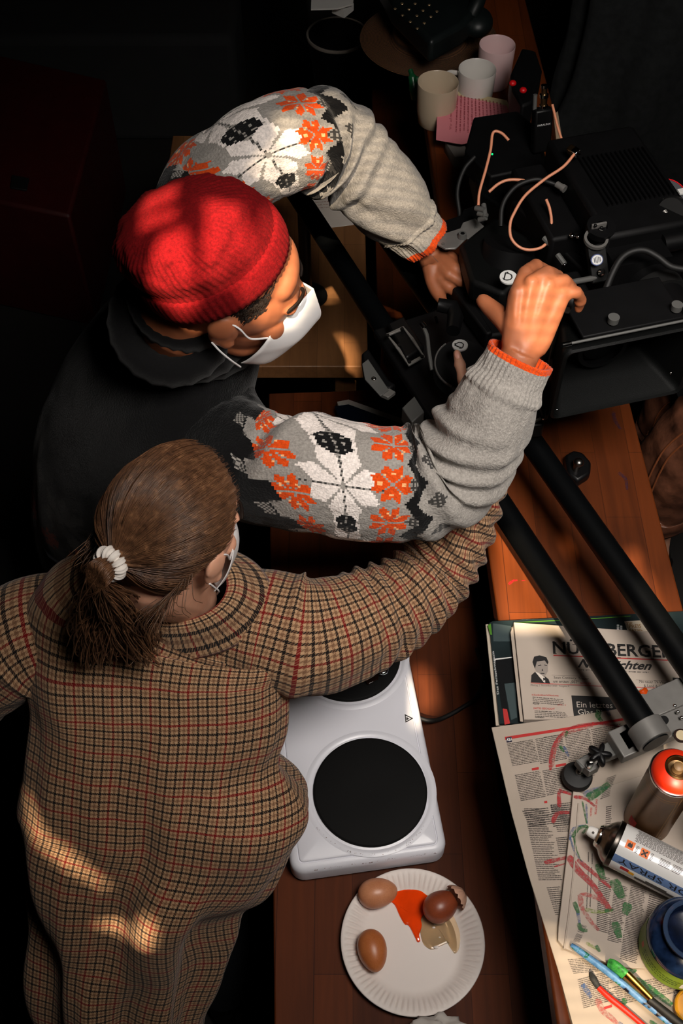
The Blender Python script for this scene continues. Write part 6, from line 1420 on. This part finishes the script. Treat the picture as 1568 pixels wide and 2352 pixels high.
# ================================================================ far end of the counter and the room
cer = lambda n, c: mat(n, c, .25, coat=.3)
def mug(px, z, r, h, m, label, hang, inside=None):
    c = Zp(*px, z+h); c.z = z; T = Matrix.Translation(c); e_ = empty('mug', c, label, 'mug', 'mugs on the bar counter')
    mb = MB(); mb.lathe([(.0001, .002), (r*.78, 0), (r*.86, .004), (r*.96, h*.35), (r, h*.97), (r*.985, h), (r*.94, h*.985), (r*.9, h*.4), (r*.78, .012), (.0001, .008)], 48, T); mb.build('cup', m, e_, angle=60)
    if hang is not None:
        d = Vector((math.cos(hang), math.sin(hang), 0)); mb = MB(); mb.tube(sp3([c+d*r*.95+Vector((0, 0, h*.82)), c+d*(r+.022)+Vector((0, 0, h*.78)), c+d*(r+.028)+Vector((0, 0, h*.5)), c+d*(r+.018)+Vector((0, 0, h*.24)), c+d*r*.92+Vector((0, 0, h*.2))], 6), .0062, 12, sq=.7); mb.build('handle', m, e_)
mug((1006, 188), ZA, .0475, .105, cer('beige_glaze', rgb(186, 168, 144)), 'large beige mug leftmost of the mugs, behind the pink book', None)
mug((1096, 158), ZA, .044, .095, cer('white_glaze', rgb(206, 202, 196)), 'white mug between the beige and the pink one', 2.9)
mug((1142, 102), ZA, .043, .105, cer('pink_glaze', rgb(216, 184, 184)), 'pale pink mug farthest back on the counter', None)
# pink paperback lying on the counter, propped on a smaller book
bk_z = ZA+.045
pb_ = empty('paperback', Zp(1090, 260, ZA), 'pink paperback lying back cover up beside the mugs', 'book', 'books on the bar counter')
PP = [(1006, 212), (1162, 244), (1185, 300), (1050, 332), (1002, 322)]
mb = MB(); poly_px(mb, PP, bk_z-.016, h=.0155); mb.build('page_block', mat('page_block', rgb(196, 180, 140), .8), pb_)
mb = MB(); poly_px(mb, [(1006, 211), (1163, 243), (1187, 303), (1060, 332), (1001, 322)], bk_z, h=.0006); poly_px(mb, [(1006, 211), (1163, 243), (1187, 303), (1060, 332), (1001, 322)], bk_z-.017, h=.0006); cvp = mb.build('cover', mat('pink_cover', rgb(214, 128, 138), .5), pb_)
pk = mat('dull_red_ink', rgb(150, 60, 70), .7)
mb = MB(); zk = bk_z+.0009
for k in range(13): lines_px(mb, (1048+k*8.2, 216+k*1.6), (1044+k*9.2, 306-k*.6), (1053+k*8.2, 217+k*1.6), 1, zk, 300+k, fill=.7, ragged=.06)
text_px(mb, 'Wer auf mein', (1037, 298), (1038, 255), (1031, 298), zk, 0); mb.build('cover_print', pk, cvp, smooth=False)
mb = MB(); text_px(mb, 'Liebstöckl ist', (1037, 258), (1040, 226), (1031, 258), zk, .02); mb.build('cover_title', mat('dark_blue_ink', rgb(50, 44, 84), .6), cvp, smooth=False)
mb = MB(); c = Zp(1035, 213, zk); mb.ell(c, (.012, .009, .0003), n=24, k=4); mb.build('round_mark', mat('pale_pink', rgb(224, 176, 176), .6), cvp)
sb2 = sheet([(1030, 330), (1062, 345), (1072, 385), (1042, 385), (1020, 350)], ZA, .028, mat('grey_book', rgb(110, 106, 100), .6), 'book', 'small grey white-edged book under the end of the pink paperback', 'book', 'books on the bar counter')
pbk2 = sheet([(1266, 290), (1276, 280), (1290, 370), (1283, 395), (1275, 372)], ZA, .03, mat('tan_edge', rgb(176, 150, 124), .7), 'book', 'narrow tan book edge showing beside the transmitter', 'book', 'books on the bar counter')
# straw hat and the studded bag lying on it
straw = bpy.data.materials.new('woven_straw'); straw.use_nodes = True; t = NT(straw); v = t.coord('Object'); wv_ = t.new('ShaderNodeTexWave', wave_type='RINGS', rings_direction='Z'); wv_.inputs['Scale'].default_value = 90; wv_.inputs['Distortion'].default_value = 1; wv_.inputs['Detail Scale'].default_value = 4; t.l.new(v, wv_.inputs[0])
ck = t.noise(v, 240, 2); t.l.new(t.ramp(t.math('ADD', t.math('MULTIPLY', wv_.outputs[1], .5), t.math('MULTIPLY', ck, .6)), [(.3, rgb(40, 24, 12)), (.8, rgb(98, 62, 32))]), t.b.inputs['Base Color']); t.b.inputs['Roughness'].default_value = .75; t.bump(wv_.outputs[1], .5, .002)
hc_ = Zp(985, 80, ZA+.02); T_ = Matrix.Translation((hc_.x, hc_.y, ZA+.002))
mb = MB(); mb.lathe([(.0001, .062), (.05, .060), (.075, .052), (.088, .036), (.092, .012), (.10, .006), (.14, .003), (.170, .006), (.173, .008), (.171, .0095), (.14, .006), (.10, .010)], 80, T_); tag(mb.build('straw_hat', straw, angle=60), 'brown woven straw hat under the studded bag at the far end of the counter', 'hat')
bagm = mat('dark_teal_leather', rgb(16, 22, 22), .42, nscale=12, namt=.4); zb_ = ZA+.083
bag = empty('handbag', Zp(960, 60, ZA+.07), 'dark leather bag with small pale studs lying on the straw hat', 'bag')
mb = MB(); poly_px(mb, [(845, -40), (1010, -40), (1105, 60), (1060, 108), (985, 150), (900, 62)], zb_-.012, h=.06); mb.build('bag_body', bagm, bag, bevel=.012, bseg=3)
mb = MB(); mb.tube(sp3([Zp(1080, 40, zb_+.03), Zp(1100, -10, zb_+.06), Zp(1090, -60, zb_+.05)], 6), .018, 14); mb.ell(Zp(1094, 50, zb_+.01), (.04, .05, .03)); mb.build('bag_flap', bagm, bag)
stud = mat('pale_stud', rgb(186, 158, 120), .3, .8)
for k, px in enumerate(((923, 8), (953, 8), (985, 11), (907, 20), (939, 21), (971, 24), (1003, 26), (924, 35), (957, 36), (989, 38), (942, 50), (974, 53), (958, 65))):
    mb = MB(); mb.ell(Zp(*px, zb_+.0492), (.0040, .0040, .0018), n=14, k=6); mb.build('stud', stud, bag)
# green sprig and things beside the mugs
gw = mat('green_glass', rgb(16, 72, 40), .3, nscale=40, namt=.4)
mb = MB(); mb.tube(sp3([Zp(942, 160, ZA+.06), Zp(946, 175, ZA+.05), Zp(950, 200, ZA+.03), Zp(955, 225, ZA+.004)], 5), [.006]*5+[.010]*5+[.012]*6, 12); mb.ell(Zp(957, 186, ZA+.045), (.008, .008, .012)); tag(mb.build('green_bottle', gw, angle=60), 'small green bottle standing left of the beige mug', 'bottle')
# jug / dark pot with a bright rim at the top left of the counter
sb = empty('sideboard', (.0, 2.45, 0), 'dark wooden sideboard left of the far end of the counter', 'sideboard')
mb = MB(); mb.box((.145, 2.38, ZB-.015), (.12, .96, .03)); mb.build('top', wood_red, sb, bevel=.003); mb = MB(); mb.box((.145, 2.38, .345), (.10, .92, .69)); mb.build('cabinet_body', wood_red, sb, bevel=.003)
pt_c = Zp(800, 120, .90); mb = MB(); T_ = Matrix.Translation((pt_c.x-.03, 3.0, 0))
pot = empty('flower_stand', (pt_c.x-.03, 3.0, 0), 'tall dark pot stand with a thin bright rim behind the man', 'stand')
mb = MB(); mb.lathe([(.0001, 0), (.06, 0), (.055, .3), (.06, .62), (.085, .78), (.088, .80), (.082, .80), (.07, .66), (.0001, .64)], 40, T_); mb.build('pot', mat('dark_glaze', rgb(12, 12, 13), .3), pot)
mb = MB(); mb.lathe([(.0885, .795), (.090, .800), (.0885, .8045), (.083, .803)], 48, T_); mb.build('rim', mat('grey_rim', rgb(120, 112, 104), .35), pot)
mb = MB(); mb.lathe([(.0001, 0), (.019, 0), (.020, .004), (.020, .085), (.009, .105), (.009, .15), (.0001, .15)], 24, Matrix.Translation((-.005, 2.60, ZB))); tag(mb.build('red_bottle', mat('dark_red_glass', rgb(120, 10, 18), .3)), 'dark red bottle neck standing behind the patterned sleeve', 'bottle')
# white folded papers at the top
mb = MB(); poly_px(mb, [(716, -30), (815, -20), (810, 12), (775, 22), (714, 24)], 1.02, h=.004); poly_px(mb, [(762, 30), (800, 20), (812, 24), (790, 42)], .99, h=.02); 
wp = tag(mb.build('white_papers', mat('white_paper', rgb(190, 188, 184), .7)), 'crumpled white papers on the far stand at the top of the photo', 'paper')
mb = MB(); c = Zp(760, 5, .5); mb.box((c.x, 3.28, .48), (.14, .16, .96)); tag(mb.build('pedestal', black_paint, bevel=.01), 'black pedestal under the white papers', 'pedestal')
# dark coat hanging over a chair at the upper right
gcl = mat('charcoal_wool', rgb(36, 38, 39), .95, nscale=40, namt=.3, bump=.3, bscale=300)
mb = MB(); rings = []
for i in range(40):
    s_ = i/39; r = []
    for j in range(64):
        a = 2*math.pi*j/64; k = 1+.13*math.sin(a*7+2*s_)+.14*fbm(Vector((math.cos(a)*1.5, math.sin(a)*1.5, s_*3)))
        w_ = .13+.09*s_+(-.10 if s_ < .06 else 0)
        r.append((.93+w_*1.5*math.cos(a)*k, 3.05+w_*.75*math.sin(a)*k, 1.42-1.36*s_))
    rings.append(r)
mb.loft(rings); tag(mb.build('draped_coat', gcl, angle=180), 'charcoal coat hanging in folds at the upper right behind the camera', 'coat')
# papers on the pale table, blue book on the worktop
sh = sheet([(640, 430), (765, 424), (836, 514), (742, 526)], ZB, .0012, mat('plain_paper', rgb(190, 180, 170), .8), 'paper_sheet', 'white printed sheet on the pale table under the rail tubes', 'paper')
printed(sh, 'printed_lines', mat('brown_ink', rgb(130, 92, 80), .8), lambda mb: lines_px(mb, (668, 440), (770, 432), (716, 482), 7, ZB+.0016, 77, fill=.3))
mb = MB()
bbk = empty('blue_book', Zp(855, 970, ZB), 'thick dark blue book with white pages on the worktop behind the patterned sleeve', 'book')
BP = [(768, 935), (800, 930), (950, 985), (930, 1050), (790, 990)]
mb = MB(); poly_px(mb, BP, ZB+.024, h=.002); poly_px(mb, BP, ZB, h=.002); mb.build('cover', mat('navy_cover', rgb(14, 24, 40), .4), bbk)
mb = MB(); poly_px(mb, [(774, 938), (800, 933), (946, 985), (927, 1046), (792, 988)], ZB+.002, h=.022); mb.build('page_block', mat('white_pages', rgb(190, 184, 176), .8), bbk)
# red case, grey bench and dark chair at the left
rc = empty('red_case', Zp(110, 560, 0), 'dark red box with a black catch standing behind the man at the left', 'case')
RC = [(-40, 372), (22, 372), (292, 440), (222, 752), (-60, 690)]
mb = MB(); poly_px(mb, RC, .0, h=.45); mb.build('case_body', mat('dark_red_vinyl', rgb(56, 7, 7), .5, nscale=20, namt=.2), rc, bevel=.01)
mb = MB(); poly_px(mb, [(28, 405), (68, 412), (62, 440), (24, 434)], .452, h=.006); mb.build('catch', black_paint, rc, bevel=.002)
mb = MB(); c = Zp(110, 335, .42); mb.box((c.x, c.y+.78, .21), (1.1, .36, .42)); tag(mb.build('grey_bench', mat('grey_upholstery', rgb(30, 31, 32), .9, nscale=10), bevel=.03, bseg=3), 'low dark grey bench behind the red case', 'bench')
chm = mat('dark_chrome', rgb(90, 84, 78), .3, 1); ch = empty('dark_chair', (-.86, 1.30, 0), 'black chair with slim metal legs in the dark left of the two people', 'chair')
mb = MB(); mb.box((-.90, 1.30, .46), (.36, .36, .04)); mb.build('seat', black_paint, ch, bevel=.012)
mb = MB(); mb.box((-1.09, 1.30, .80), (.025, .34, .28)); mb.build('backrest', black_paint, ch, bevel=.01)
for x, y in ((-.75, 1.15), (-.75, 1.45), (-1.06, 1.15), (-1.06, 1.45)):
    mb = MB(); mb.cyl((x, y, 0), (x, y, .445), .009, n=12); mb.build('leg', chm, ch)
for y in (1.17, 1.43):
    mb = MB(); mb.cyl((-1.07, y, .44), (-1.09, y, .68), .009, n=12); mb.build('back_post', chm, ch)
# things on the floor right of the counter
mb = MB(); c = Zp(1545, 1290, .3); mb.box((.98, 1.15, .16), (.30, .30, .32)); tag(mb.build('equipment_bag', mat('black_nylon', rgb(22, 24, 26), .7), bevel=.03, bseg=3), 'black equipment bag on the floor right of the counter', 'bag')
